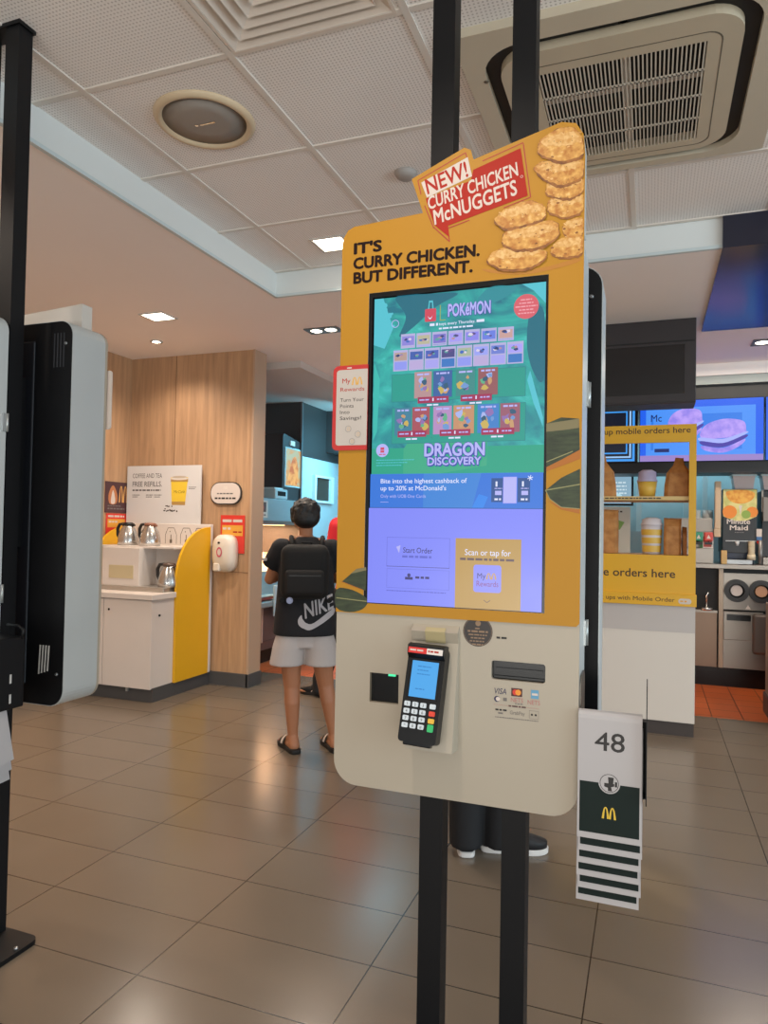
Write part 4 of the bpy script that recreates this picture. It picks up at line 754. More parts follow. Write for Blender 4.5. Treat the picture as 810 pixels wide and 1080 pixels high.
for x in (-3.70, -3.55, -3.42):
    pts = [(x - .055, 1.125), (x - .055, 1.2), (x - .03, 1.255), (x + .03, 1.255), (x + .055, 1.2), (x + .055, 1.125)]
    for a, c in zip(pts, pts[1:]): A.line(a, c, .005, ol)
    A.rect(x - .012, 1.13, x + .012, 1.16, ol); A.line((x, 1.16), (x, 1.2), .008, ol); A.disc(x - .01, 1.225, .005, ol)
A.build('jug_outlines', b)
steel = mat('brushed_steel', '#c4c2be', .22, .9, vary=.04); hblack = mat('handle_black', '#1d1a18', .4)
def jug(x, y, z, label, lid=None, ang=math.pi):
    j = thing('coffee_jug', label, 'coffee jug', (x, y, z), 0, 'steel coffee jugs')
    MB().lathe([(.001, .002), (.078, 0), (.082, .01), (.080, .05), (.066, .11), (.046, .145), (.044, .158)], (x, y, z), 28).build('body', steel, j)
    MB().lathe([(.047, .156), (.047, .172), (.03, .18), (.001, .181)], (x, y, z), 24).box(x + .03, x + .062, y - .012, y + .012, z + .15, z + .165, 0, .004).build('lid', lid or hblack, j)
    c, s_ = math.cos(ang), math.sin(ang)
    MB().tube([(x + c * r_, y + s_ * r_, z + h) for r_, h in ((.045, .168), (.085, .165), (.105, .13), (.104, .08), (.09, .05))], [.012, .012, .013, .012, .01]).build('handle', hblack, j)
jug(-3.915, 4.6, 1.113, 'leftmost steel coffee jug with black lid on the counter shelf')
jug(-3.70, 4.6, 1.113, 'steel coffee jug with reddish brown lid on the counter shelf, second from left', mat('lid_brown', '#8a5a45', .4))
jug(-3.405, 4.46, .812, 'steel coffee jug on the lower counter tray, partly behind the yellow panel', mat('lid_mix', '#5f4a3e', .4))
# refill sign board
t = thing('refill_sign', 'white coffee and tea free refills sign with yellow cup above the counter', 'sign', (-3.8, 4.89, 1.29))
MB().box(-4.172, -3.428, 4.872, 4.884, 1.29, 1.772).build('board', mat('sign_white', '#d3d0cd', .45), t)
A = Art((-4.172, 4.872, 1.307), (1, 0, 0), (0, 0, 1), (0, -1, 0)); k_ = .001663
def sx(px): return (px - 225) * k_
def sz(py): return (415 - py) * .00133
tx = mat('sign_ink', '#4a4644', .5)
A.text('COFFEE AND TEA', sx(260), sz(142), tx, w=.30, h=.040); A.text('FREE REFILLS.', sx(260), sz(196), tx, w=.30, h=.045, bold=.01)
A.bars(sx(260), sz(224), .29, .012, tx, 3)
for q in (260, 345, 395): A.bars(sx(q), sz(252), .075, .006, tx, q); A.bars(sx(q), sz(264), .06, .006, tx, q + 1)
A.bars(sx(602), sz(203), .07, .005, tx, 4); A.bars(sx(602), sz(212), .06, .005, tx, 6); A.build('lettering', t); A = Art((-4.172, 4.872, 1.307), (1, 0, 0), (0, 0, 1), (0, -1, 0))
A.poly([(sx(503), sz(305)), (sx(582), sz(305)), (sx(597), sz(140)), (sx(494), sz(140))], mat('cup_yellow', '#e8c43c', .5)); A.poly([(sx(503), sz(312)), (sx(582), sz(312)), (sx(583), sz(290)), (sx(502), sz(290))], mat('cup_brown', '#b08a4a', .5))
A.poly([(sx(494), sz(168)), (sx(597), sz(168)), (sx(597), sz(150)), (sx(494), sz(150))], MATS['cup_brown']); A.disc(sx(545), sz(148), .086, mat('cup_rim', '#d9d0c4', .5), .012); A.disc(sx(545), sz(138), .07, mat('cup_lid', '#bfae9a', .5), .01)
A.text('McCafé', sx(512), sz(238), mat('cup_ink', '#8a7424', .5), w=.11, h=.025, shear=.2)
rnd = random.Random(5)
for q in range(22): A.disc(sx(490 + rnd.gauss(0, 22)), sz(352 - abs(rnd.gauss(0, 14))), .007, mat('bean', '#3a2a22', .5), .005)
A.build('cup_picture', t)
# things on the walls
t = thing('oval_sign', 'white rounded notice with dark rim on the wood wall', 'sign', (-3.21, 4.91, 1.454))
MB().prism(rrect(-3.356, -3.066, 1.452, 1.634, .085, 10), 'y', 4.902, 4.919).build('rim', mat('sign_rim', '#2b2a2a', .4), t)
MB().prism(rrect(-3.348, -3.074, 1.460, 1.626, .078, 10), 'y', 4.898, 4.903).build('board', white_t, t)
A = Art((0, 4.898, 0), (1, 0, 0), (0, 0, 1), (0, -1, 0)); A.bars(-3.29, 1.535, .15, .010, grey_t, 3); A.bars(-3.31, 1.495, .20, .014, MATS['sign_rim'], 4); A.arch(-3.21, 1.575, .04, .025, mat('cup_rim', '#d9d0c4', .5)); A.build('sign_print', t)
t = thing('red_notice', 'red paper notice behind the soap dispenser on the wood wall', 'notice', (-3.145, 4.915, 1.06))
MB().box(-3.258, -3.034, 4.912, 4.918, 1.06, 1.366).build('paper', mat('paper_red', '#d6392c', .5), t)
A = Art((0, 4.912, 0), (1, 0, 0), (0, 0, 1), (0, -1, 0)); A.bars(-3.24, 1.31, .19, .022, white_t, 2); A.rect(-3.243, 1.20, -3.05, 1.285, mat('print_gold', '#e0a13c', .5)); A.bars(-3.235, 1.25, .08, .018, white_t, 4); A.bars(-3.14, 1.225, .08, .012, red_t, 6); A.rect(-3.235, 1.15, -3.20, 1.185, white_t); A.rect(-3.15, 1.15, -3.115, 1.185, white_t); A.build('notice_print', t)
t = thing('soap_dispenser', 'cream wall-mounted hand sanitiser dispenser on the wood wall', 'dispenser', (-3.19, 4.86, .9))
disp_m = mat('dispenser_cream', '#e0d4c4', .35)
def sup(t_, e=3.2): return math.copysign(abs(math.cos(t_)) ** (2 / e), math.cos(t_)), math.copysign(abs(math.sin(t_)) ** (2 / e), math.sin(t_))
MB().rings([[(-3.188 + wx * sup(2 * math.pi * k / 36)[0], yy, .905 + zz + hz * sup(2 * math.pi * k / 36)[1]) for k in range(36)] for wx, yy, zz, hz in ((.102, 4.911, .155, .150), (.102, 4.862, .155, .150), (.090, 4.832, .163, .130), (.062, 4.818, .17, .095), (.01, 4.814, .17, .015))]).build('housing', disp_m, t)
A = Art((0, 4.8115, 0), (1, 0, 0), (0, 0, 1), (0, -1, 0)); A.disc(-3.20, 1.07, .026, mat('label_pink', '#c7556a', .5), .04); A.disc(-3.20, 1.07, .016, white_t, .026); A.disc(-3.205, 1.145, .012, blk, .008); A.build('label', t)
MB().box(-3.262, -3.20, 4.815, 4.86, .915, .985, 0, .012).build('push_bar', disp_m, t)
t = thing('food_poster', 'dark brown burger poster on the left wall beside the refill sign', 'poster', (-4.185, 4.78, 1.37))
MB().box(-4.189, -4.184, 4.63, 4.915, 1.372, 1.63).build('sheet', mat('poster_brown', '#4e3033', .5), t)
A = Art((-4.184, 0, 0), (0, 1, 0), (0, 0, 1), (1, 0, 0)); A.arch(4.84, 1.46, .10, .14, mat('poster_gold', '#d8a05a', .5)); A.poly(smooth_poly([(4.68, 1.45), (4.76, 1.45), (4.77, 1.52), (4.72, 1.60), (4.67, 1.53)]), mat('poster_bun', '#b9764a', .5)); A.poly(smooth_poly([(4.70, 1.45), (4.74, 1.45), (4.745, 1.49), (4.72, 1.56), (4.70, 1.50)]), white_t); A.bars(4.66, 1.40, .2, .012, grey_t, 3); A.bars(4.66, 1.425, .16, .008, grey_t, 5); A.build('poster_print', t)
t = thing('red_notice', 'red and gold notice under the brown poster on the left wall', 'notice', (-4.185, 4.77, 1.22))
MB().box(-4.189, -4.184, 4.65, 4.885, 1.16, 1.366).build('paper', MATS['paper_red'], t)
A = Art((-4.184, 0, 0), (0, 1, 0), (0, 0, 1), (1, 0, 0)); A.bars(4.67, 1.335, .19, .016, white_t, 2); A.rect(4.665, 1.25, 4.87, 1.32, MATS['print_gold']); A.bars(4.68, 1.29, .1, .014, white_t, 7); A.build('notice_print', t)

# ================================================================== hot food pass at the left
blue_steel = mat('pass_steel', '#a9b9bd', .3, .6, vary=.06, stretch=(1, 1, 8)); dark_cab = mat('dark_cabinet', '#3a302c', .45, vary=.1); warm_w = mat('warm_panel', '#efdcc8', .5)
t = thing('food_pass', 'steel heated food pass with picture cards behind the boy', 'food warmer', (-3.8, 6.15, 0))
MB().box(-5.2, -3.40, 5.32, 6.95, 0, .13).build('kick_plate', gloss_black, t)
MB().box(-5.2, -3.37, 5.30, 6.95, .13, .53).build('base_cabinet', dark_cab, t)
MB().box(-3.372, -3.362, 5.30, 6.95, .13, .205).build('lower_rail', mat('rail_brown', '#5f4540', .4), t)
MB().box(-3.37, -3.355, 5.772, 5.787, .2, .531).build('light_strip', mat('strip_pink', '#d8b8a6', .4), t)
MB().box(-3.369, -3.364, 5.80, 6.9, .21, .525).build('cabinet_door', mat('door_mauve', '#6b5753', .35, .3), t)
MB().prism([(-5.2, .53), (-3.31, .53), (-3.30, .54), (-3.30, .578), (-3.31, .586), (-3.42, .60), (-5.2, .60)], 'y', 5.30, 6.95).build('ledge', blue_steel, t)
MB().prism([(-3.52, .60), (-3.44, .60), (-3.50, .845), (-3.53, .845)], 'y', 5.30, 6.95).build('bin_front', blue_steel, t)
MB().box(-5.2, -3.53, 5.30, 6.95, .78, .845).build('warming_deck', blue_steel, t)
MB().box(-4.45, -4.40, 5.30, 6.95, .845, 1.33).box(-4.42, -3.50, 6.93, 6.95, .845, 1.33).build('inner_back', warm_w, t)
f_ = MB().box(-4.45, -3.47, 5.30, 6.95, 1.335, 1.555, 0, .006).build('hood', blue_steel, t)
MB().box(-4.45, -3.472, 5.30, 6.95, 1.30, 1.336).build('hood_lip', mat('lip_brown', '#7d6a60', .4, .4), f_)
MB().box(-4.2, -3.7, 5.5, 6.8, 1.294, 1.2995).build('heat_lamp', mat('heat_lamp', '#ffd9a8', .4, 0, 5, '#ffc68a'), f_)
A = Art((-3.47, 0, 0), (0, 1, 0), (0, 0, 1), (1, 0, 0)); cardw = mat('photo_card', '#cfc2b4', .5); cardr = mat('photo_red', '#a8403a', .5); cardb = mat('photo_brown', '#5a3a30', .5)
for y0, y1 in ((5.45, 5.59), (5.62, 5.82), (5.83, 6.03)):
    A.rect(y0, 1.365, y1, 1.53, cardw); A.rect(y0 + .02, 1.42, y1 - .03, 1.515, cardb if y0 > 5.6 else cardr); A.disc((y0 + y1) / 2, 1.46, .03, cardr if y0 > 5.6 else cardw); A.bars(y0 + .02, 1.385, y1 - y0 - .05, .012, cardb, int(y0 * 100))
A.build('picture_cards', f_)
area('heat_lamp_light', (-3.95, 6.15, 1.285), (-3.95, 6.15, .8), .5, 1.2, 48, '#ffc79a')
sc_ = thing('fry_scoop', 'pale scoop hanging inside the heated food pass', 'utensil', (-3.9, 5.95, 1.0))
MB().tube([(-3.85, 5.9, 1.30), (-3.86, 5.92, 1.10)], .008).tube([(-3.80, 5.98, 1.30), (-3.84, 5.95, 1.10)], .008).build('handle', mat('scoop_handle', '#b98a66', .4), sc_)
MB().box(-3.93, -3.80, 5.86, 6.0, .97, 1.10, 0, .02).build('scoop', mat('scoop_cream', '#e8d8b8', .4), sc_)
t = thing('food_bin', 'blue-tinted clear food bin on the steel ledge of the pass', 'container', (-3.42, 5.7, .6))
MB().prism([(5.55, .60), (5.95, .60), (5.97, .63), (5.53, .63)], 'x', -3.43, -3.325).build('tray', mat('bin_red', '#8a3f3a', .4), t)
MB().prism([(5.50, .628), (6.0, .628), (6.0, .636), (5.50, .636)], 'x', -3.44, -3.32).build('rim', mat('bin_rim', '#8fb9c4', .3), t)
t = MB().box(-3.30, -3.285, 5.87, 6.08, .44, .73, 0, .006).build('menu_card', mat('card_blue_white', '#b9d3dc', .4), label='pale blue-white menu panel on the pass ledge by the boy\'s elbow', cat='card')
# machine with lit poster on the pier
t = thing('poster_display', 'dark box display with a lit orange food poster high beside the pier', 'display', (-3.8, 6.67, 1.56))
MB().prism([(6.47, 1.557), (6.88, 1.557), (6.88, 2.19), (6.50, 2.25), (6.47, 2.24)], 'x', -4.02, -3.56).build('cabinet', mat('display_dark', '#332c2c', .4, vary=.05), t)
s_ = MB().box(-3.561, -3.552, 6.51, 6.865, 1.70, 2.115).build('screen', mat('poster_frame', '#9fb3b4', .4), t)
A = Art((-3.552, 0, 0), (0, 1, 0), (0, 0, 1), (1, 0, 0)); A.rect(6.53, 1.715, 6.85, 2.10, two_tone('px_food', '#b9c3a2', '#e0a04c', 7, .42, .56, True, .5, .6, None, '#f0cf96', .95)); A.poly(smooth_poly([(6.58, 1.74), (6.78, 1.74), (6.80, 1.90), (6.74, 2.03), (6.66, 1.98), (6.60, 1.86)]), two_tone('px_food2', '#c8702a', '#f0b862', 14, .4, .6, True)); A.build('poster_picture', s_)
MB().box(-3.561, -3.552, 6.62, 6.72, 2.14, 2.19).build('badge', white_t, t)
t = thing('ticket_printer', 'small pale ticket printer on top of the food pass hood', 'printer', (-3.57, 6.3, 1.555))
MB().box(-3.66, -3.475, 6.18, 6.44, 1.556, 1.66, 0, .012).build('body', mat('printer_body', '#a8bcc0', .35), t)
MB().box(-3.476, -3.472, 6.23, 6.39, 1.59, 1.635).build('mouth', gloss_black, t)
MB().box(-3.65, -3.49, 6.19, 6.36, 1.66, 1.672).build('lid', mat('printer_lid', '#c8d6d8', .35), t)
MB().box(-3.549, -3.542, 6.87, 8.24, 1.0, 2.05).build('wall_pier_painted_light', mat('kitchen_wall', '#d3dfe2', .35), **S)  # pale sheet on the dark pier, standing in for cyan light on it
MB().box(-3.7, -.9, 7.48, 8.24, 2.15, 2.64).build('wall_bulkhead', mat('dark_panel', '#3a3534', .4), **S)
t = thing('serving_hatch', 'small white-framed hatch with dark opening in the cyan-lit kitchen wall', 'hatch', (-3.54, 7.35, 1.56))
MB().prism([(7.12, 1.56), (7.62, 1.56), (7.62, 1.87), (7.12, 1.87)], 'x', -3.542, -3.50, 0, [[(7.16, 1.585), (7.16, 1.845), (7.55, 1.845), (7.55, 1.585)]]).build('frame', mat('hatch_white', '#d8e4e6', .4), t)
MB().box(-3.542, -3.535, 7.15, 7.56, 1.58, 1.85).build('opening', mat('hatch_dark', '#3f3128', .6, vary=.2), t)
area('pass_kitchen_lamp', (-2.75, 7.0, 2.1), (-3.55, 7.4, 1.5), .25, .9, 30, '#7fdcff')

# ================================================================== mobile order pick-up shelf
t = thing('mobile_order_shelf', 'yellow mobile order pick-up shelf unit on a white base right of the kiosk', 'shelf', (-.17, 5.05, 0))
stand_y = mat('stand_yellow', '#e0a81c', .42, vary=.02); base_w = mat('stand_white', '#d6ccc0', .4)
XA, XB = -.615, .272
MB().box(XA + .01, XB - .004, 4.905, 5.28, 0, .09).build('plinth', mat('plinth_brown', '#3f3632', .5), t)
MB().box(XA, XB, 4.89, 5.30, .086, .822, 0, .003).build('base_cabinet', base_w, t)
MB().box(XA + .001, XB - .001, 4.888, 4.891, .655, .822).build('upper_band', mat('band_grey', '#bdb4ae', .4), t)
fp = MB().prism([(XA, .895), (XB, .895), (XB, 1.982), (XA, 1.982)], 'y', 4.888, 4.91, 0, [[(XA + .045, 1.143), (XA + .045, 1.868), (XB - .042, 1.868), (XB - .042, 1.143)]]).build('front_frame', stand_y, t)
lg = MB().box(XA - .004, XB + .006, 4.872, 4.91, .822, .897, 0, .002).build('label_ledge', stand_y, t)
for x0, x1 in ((XA, XA + .02), (XB - .02, XB)): MB().box(x0, x1, 4.91, 5.28, .822, 1.982).build('side_panel', stand_y, t)
MB().box(XA + .02, XB - .02, 4.91, 5.28, 1.957, 1.982).build('top_panel', stand_y, t)
MB().box(XA + .02, XB - .02, 4.91, 5.28, 1.128, 1.143).build('lower_shelf', mat('shelf_wood', '#c99a52', .45), t)
sh = MB().box(XA + .02, XB - .02, 4.915, 5.28, 1.497, 1.522).build('upper_shelf', mat('shelf_pale', '#d8b878', .45), t)
A = Art((0, 4.888, 0), (1, 0, 0), (0, 0, 1), (0, -1, 0)); ink = mat('stand_ink', '#3a2413', .5)
A.text('Pick up mobile orders here', .236, 1.928, ink, w=.634, h=.040, bold=.015, align='r'); A.text('Mobile orders here', .152, 1.0, ink, w=.612, h=.055, bold=.02, align='r'); A.build('lettering', fp)
A = Art((0, 4.872, 0), (1, 0, 0), (0, 0, 1), (0, -1, 0)); A.text('Pick ups with Mobile Order', .150, .848, ink, w=.502, h=.028, bold=.008, align='r'); A.rect(.172, .838, .248, .872, white_t, .016); A.bars(.182, .850, .05, .010, mat('print_gold', '#e0a13c', .5), 4); A.build('ledge_lettering', lg)
A = Art((0, 4.915, 0), (1, 0, 0), (0, 0, 1), (0, -1, 0)); A.bars(-.55, 1.505, .62, .008, ink, 5); A.build('shelf_label', sh)
bag_m = two_tone('kraft_paper', '#a56a33', '#c48a4c', 18, .35, .65, rough=.65); bag_d = mat('kraft_shadow', '#7d4f26', .7)
def bag(x0, x1, y0, y1, z0, z1, label, twist=True, lean=0):
    b = MB(); cx, cy = (x0 + x1) / 2, (y0 + y1) / 2; hx, hy = (x1 - x0) / 2, (y1 - y0) / 2
    if twist: pr = ((1, 1, 0), (1.02, 1, .3), (.92, .85, .62), (.42, .4, .84), (.30, .15, 1.0))
    else: pr = ((1, 1, 0), (1.01, 1, .4), (.99, .97, .8), (1, .55, .97), (1.0, .5, 1.0))
    rg = []
    for fx, fy, fz in pr:
        ring = []
        for k in range(20):
            a = 2 * math.pi * k / 20; c, s_ = math.cos(a), math.sin(a); q = max(abs(c), abs(s_))
            n_ = .012 * math.sin(3 * a + fz * 9) * fz
            ring.append((cx + hx * fx * c / q * (1 + n_) + lean * fz, cy + hy * fy * s_ / q * (1 + n_), z0 + (z1 - z0) * fz + (.01 * math.cos(2 * a) if fz == 1 else 0)))
        rg.append(ring)
    b.rings(rg, 0, False); g = b.build('paper_bag', bag_m, label=label, cat='paper bag', group='paper bags on the mobile order shelf'); return g
bag(-.375, -.215, 4.97, 5.10, 1.523, 1.80, 'crumpled brown paper bag on the upper shelf by the kiosk edge', True, -.02)
bag(.085, .245, 4.97, 5.12, 1.523, 1.775, 'twisted-top brown paper bag at the right end of the upper shelf', True, .012)
bag(-.34, -.20, 4.97, 5.10, 1.144, 1.43, 'tall brown paper bag at the left of the lower shelf', False)
bag(.085, .19, 4.95, 5.07, 1.144, 1.375, 'flat-topped brown paper bag at the right of the lower shelf', False)
bag(.197, .225, 4.97, 5.1, 1.144, 1.32, 'thin folded brown bag against the lower shelf right side', False)
def tub(x, y, z, r1, r2, h, label, hc, mats, bands):
    c = thing('drink_cup', label, 'cup', (x, y, z))
    MB().lathe([(.001, 0), (r1, 0), (r2, h), (r2 * .96, h), (r1 * .9, .01), (.001, .01)], (x, y, z), 28).build('cup', mats[0], c)
    for a, b_ in bands: MB().lathe([(r1 + (r2 - r1) * a + .0015, h * a), (r1 + (r2 - r1) * b_ + .0015, h * b_)], (x, y, z), 28, 0, False).build('band', mats[1], c)
    if hc: MB().lathe([(r2 + .003, h), (r2 + .003, h + .012), (r2 * .93, h + .02), (r2 * .9, h + .02 + hc), (r2 * .5, h + .03 + hc * 1.1), (.001, h + .03 + hc * 1.1)], (x, y, z), 28).build('lid', mats[2], c)
    return c
cup_y = mat('cup_paper_yellow', '#dcb24a', .45); cup_w = mat('cup_paper_white', '#d9cfd0', .45); lidw = mat('lid_lilac', '#b7aec8', .3)
tub(-.02, 5.03, 1.523, .048, .062, .10, 'yellow cup with domed pale lid on the upper shelf', .045, (cup_y, cup_w, lidw), ())
tub(.010, 5.02, 1.144, .056, .066, .19, 'white cup with yellow bands on the lower shelf', .02, (cup_w, cup_y, cup_w), ((.08, .3), (.38, .58), (.66, .86)))

# ================================================================== drinks counter and kitchen at the right
st_w = mat('counter_steel', '#8b847c', .32, .7, vary=.03, scale=3, stretch=(1, 1, 5)); st_b = mat('steel_brown', '#7d6858', .35, .6, vary=.04, scale=2); dk_in = mat('dark_recess', '#15120f', .6)
t = thing('drinks_counter', 'stainless steel drinks counter with cup tubes at the right, behind the shelf', 'counter', (.6, 7.0, 0))
MB().box(-.9, 2.2, 6.66, 7.45, 0, .165).build('kick_plate', gloss_black, t)
MB().box(-.9, 2.2, 6.64, 7.45, .16, .995).build('carcass', dk_in, t)
MB().box(-.9, 2.2, 6.585, 7.45, .995, 1.035, 0, .004).build('worktop', st_w, t)
MB().box(-.9, .535, 6.615, 6.64, .165, .62).build('door', st_b, t)
MB().box(-.9, .54, 6.60, 6.66, .62, .64).build('bay_shelf', st_w, t)
MB().box(.548, .582, 6.60, 6.64, .165, .995).build('divider', mat('divider_beige', '#b7a893', .4), t)
tap = MB().cone((.455, 6.60, .64), (.455, 6.60, .665), .05, .045, 20).tube([(.455, 6.60, .66), (.455, 6.60, .77), (.47, 6.60, .79)], .007).build('tap', mat('tap_chrome', '#d2d0cc', .15, .9), t)
pn = MB().prism([(.585, .655), (1.35, .655), (1.35, .96), (.585, .96)], 'y', 6.61, 6.64, 0, [circle(.683, .815, .085, 24)[::-1], circle(.868, .815, .085, 24)[::-1], circle(1.06, .815, .085, 24)[::-1]]).build('tube_panel', st_w, t)
for i, (x, m_) in enumerate(((.683, white_t), (.868, mat('cup_tan', '#c08e6a', .5)), (1.06, white_t))):
    q = MB(); c0 = circle(x, .815, .095, 28)
    q.prism(c0, 'y', 6.585, 6.612, 0, [circle(x, .815, .058, 28)[::-1]]); r_ = q.build('tube_ring', hblack, t)
    MB().cone((x, 6.70, .815), (x + .0, 6.60, .815), .056, .045, 24).build('cup_end', m_, r_)
MB().box(.585, .885, 6.613, 6.64, .40, .64, 0, .004).box(.585, 1.35, 6.615, 6.64, .165, .40).build('door', st_w, t)
MB().box(.61, .79, 6.60, 6.616, .565, .615).build('handle_slot', gloss_black, t)
MB().box(.80, 1.35, 6.56, 6.64, .30, .63, 0, .02).build('drawer', mat('drawer_dark', '#6b625c', .35, .5), t)
for x in (.77, .965): MB().add([(x - .02, 6.609, .665), (x + .02, 6.609, .665), (x, 6.609, .70)], [(0, 1, 2)]).build('arrow_label', white_t, t)
# soda dispenser
t = thing('soda_dispenser', 'steel soda dispenser with green and red taps on the drinks counter', 'drink dispenser', (.36, 6.8, 1.036))
MB().box(.16, .505, 6.70, 7.1, 1.036, 1.42, 0, .004).build('body', st_w, t)
MB().box(.16, .505, 6.60, 6.72, 1.036, 1.165, 0, .004).build('drip_tray', st_w, t)
MB().box(.16, .505, 6.66, 7.1, 1.315, 1.33).build('cup_shelf', st_w, t)
for x, m_, in ((.25, mat('valve_grey', '#5d6a66', .4)), (.39, mat('valve_green', '#2f8a6c', .4)), (.468, mat('valve_red', '#c9463a', .4))):
    v = MB().box(x - .035, x + .035, 6.62, 6.70, 1.225, 1.30, 0, .008).build('valve', m_, t)
    MB().cone((x, 6.655, 1.226), (x, 6.655, 1.195), .018, .012).box(x - .03, x + .03, 6.63, 6.70, 1.195, 1.215).build('nozzle', hblack, v)
    MB().add([(x - .016, 6.619, 1.245), (x + .016, 6.619, 1.245), (x, 6.619, 1.28)], [(0, 1, 2)]).build('emblem', white_t, v)
ad = MB().box(.41, .506, 6.64, 6.66, 1.165, 1.30).build('picture_panel', white_t, t)
A = Art((-.025, 6.64, 0), (1, 0, 0), (0, 0, 1), (0, -1, 0)); A.poly([(.455, 1.175), (.515, 1.175), (.525, 1.265), (.448, 1.265)], mat('drink_red', '#b8483c', .5)); A.line((.478, 1.26), (.468, 1.295), .006, MATS['drink_red']); A.disc(.486, 1.262, .038, mat('drink_pale', '#cf8a78', .5), .006); A.build('picture', ad)
MB().add([(.40, 6.639, 1.165), (.425, 6.639, 1.165), (.425, 6.639, 1.26), (.40, 6.639, 1.22)], [(0, 1, 2, 3)]).build('leaf_label', mat('leaf_green', '#3f6a3a', .5), t)
clear = mat('clear_plastic', '#d8d8d4', .15, alpha=.45)
for x, lab_ in ((.375, 'clear cup stack beside the yellow shelf edge, on the soda dispenser'), (.47, 'wide clear cup stack on the soda dispenser below the glass screen')):
    c = MB()
    for k in range(4): c.lathe([(.001, .012 * k), (.032, .012 * k), (.046, .11 + .018 * k), (.044, .11 + .018 * k), (.03, .006 + .012 * k)], (x, 6.80, 1.331), 24)
    c.build('cup_stack', clear, label=lab_, cat='cup stack')
# juice dispenser
t = thing('juice_dispenser', 'juice dispenser with orange fruit print above a black front on the drinks counter', 'drink dispenser', (.71, 6.8, 1.036))
jb = mat('juice_black', '#17191d', .35)
MB().box(.577, .838, 6.66, 7.05, 1.13, 1.668, 0, .004).build('body', jb, t)
MB().box(.585, .83, 6.74, 7.05, 1.036, 1.13).build('lower_body', mat('juice_blue', '#182a4c', .35), t)
MB().box(.59, .80, 6.60, 6.76, 1.036, 1.075, 0, .003).build('drip_tray', mat('tray_grey', '#8d8f90', .3, .7), t)
pl = MB().box(.578, .837, 6.642, 6.662, 1.20, 1.668, 0, .003).build('front_panel', jb, t)
A = Art((0, 6.642, 0), (1, 0, 0), (0, 0, 1), (0, -1, 0)); og = two_tone('juice_orange', '#d98a2f', '#e8b04c', 25, .4, .6)
A.poly([(.580, 1.40)] + [(.835, 1.40), (.835, 1.665), (.580, 1.665)], two_tone('juice_leafy', '#b9b96a', '#d9cf8a', 12, .4, .6)); A.poly(smooth_poly([(.60, 1.64), (.66, 1.66), (.76, 1.66), (.82, 1.63), (.79, 1.57), (.71, 1.545), (.63, 1.57)]), og)
A.poly(circle(.63, 1.475, .055, 24), mat('fruit_orange', '#e0852f', .5)); A.poly(circle(.80, 1.475, .045, 24), MATS['fruit_orange']); A.poly(circle(.755, 1.455, .035, 20), mat('fruit_leaf', '#8aa64c', .5)); A.poly([(.70, 1.53), (.725, 1.53), (.712, 1.45)], white_t)
A.poly([(.580, 1.20), (.835, 1.20), (.835, 1.44)] + [(.835 - .255 * k / 8, 1.44 - .045 * math.sin(math.pi * k / 8)) for k in range(1, 8)] + [(.58, 1.44)], jb)
A.text('Minute', .61, 1.375, white_t, w=.175, h=.042, bold=.03); A.text('Maid', .633, 1.323, white_t, w=.135, h=.042, bold=.03); A.bars(.67, 1.30, .07, .006, grey_t, 3)
A.build('panel_print', pl)
MB().box(.60, .83, 6.63, 6.645, 1.228, 1.234).cone((.69, 6.645, 1.225), (.69, 6.645, 1.19), .018, .008).build('nozzle', mat('nozzle_white', '#cfd0d0', .4), t)
cup_b = mat('paper_cup_beige', '#d9c9a8', .5)
def stack(x, y, z, r1, r2, h, label, m_=None):
    b = MB(); b.lathe([(.001, 0), (r1, 0), (r1 + (r2 - r1) * .5, h * .3)], (x, y, z), 20)
    for k in range(9): zz = h * (.3 + .7 * k / 9); b.lathe([(r2 * .96, zz), (r2, zz + h * .06), (r2 * .97, zz + h * .078)], (x, y, z), 20)
    b.build('cup_stack', m_ or cup_b, label=label, cat='cup stack')
stack(.795, 6.63, 1.076, .034, .026, .155, 'cream paper cup stack on the juice dispenser tray')
t = MB().box(.515, .562, 6.62, 6.70, 1.33, 1.735, 0, .006).box(.508, .562, 6.615, 6.71, 1.26, 1.33, 0, .006).build('cup_tube', mat('tube_beige', '#c3a98a', .45), label='tall beige cup tube standing left of the juice dispenser', cat='cup dispenser')
b = MB().box(.56, .605, 6.56, 6.60, 1.036, 1.15, 0, .003).build('straw_box', mat('straw_tan', '#c9a468', .5), label='small tan straw box with black mark in front of juice dispenser', cat='box')
def tubx(x0, x1, label):
    q = thing('storage_tub', label, 'storage tub', ((x0 + x1) / 2, 6.85, 1.668))
    MB().prism([(x0 + .015, 1.669), (x1 - .015, 1.669), (x1, 1.785), (x0, 1.785)], 'y', 6.75, 6.95).build('tub', mat('tub_pink', '#c9b3ae', .3), q)
    MB().box(x0 - .012, x1 + .012, 6.735, 6.965, 1.785, 1.812, 0, .005).build('lid', mat('tub_lid', '#c3d6d8', .35), q)
tubx(.665, .835, 'white lidded storage tub on top of the juice dispenser')
t = thing('coffee_machine', 'dark coffee machine at the right picture edge on the drinks counter', 'coffee machine', (1.1, 6.85, 1.036))
MB().box(.88, 1.35, 6.70, 7.1, 1.10, 1.66, 0, .006).build('body', jb, t); MB().box(.88, 1.35, 6.62, 7.1, 1.036, 1.10, 0, .004).build('base', st_w, t); MB().box(.872, .886, 6.66, 6.70, 1.48, 1.66).build('edge_strip', st_w, t)
MB().prism([(.88, 1.40), (1.30, 1.40), (1.30, 1.55), (.88, 1.60)], 'y', 6.60, 6.70).build('hopper', mat('hopper_grey', '#7d7872', .4), t)
t = MB().cone((.861, 6.62, 1.036), (.861, 6.62, 1.24), .017, .018, 16).build('napkin_tube', mat('tube_grey', '#8d8a86', .35, .5), label='slim grey tube standing right of the cream cup stack', cat='tube')
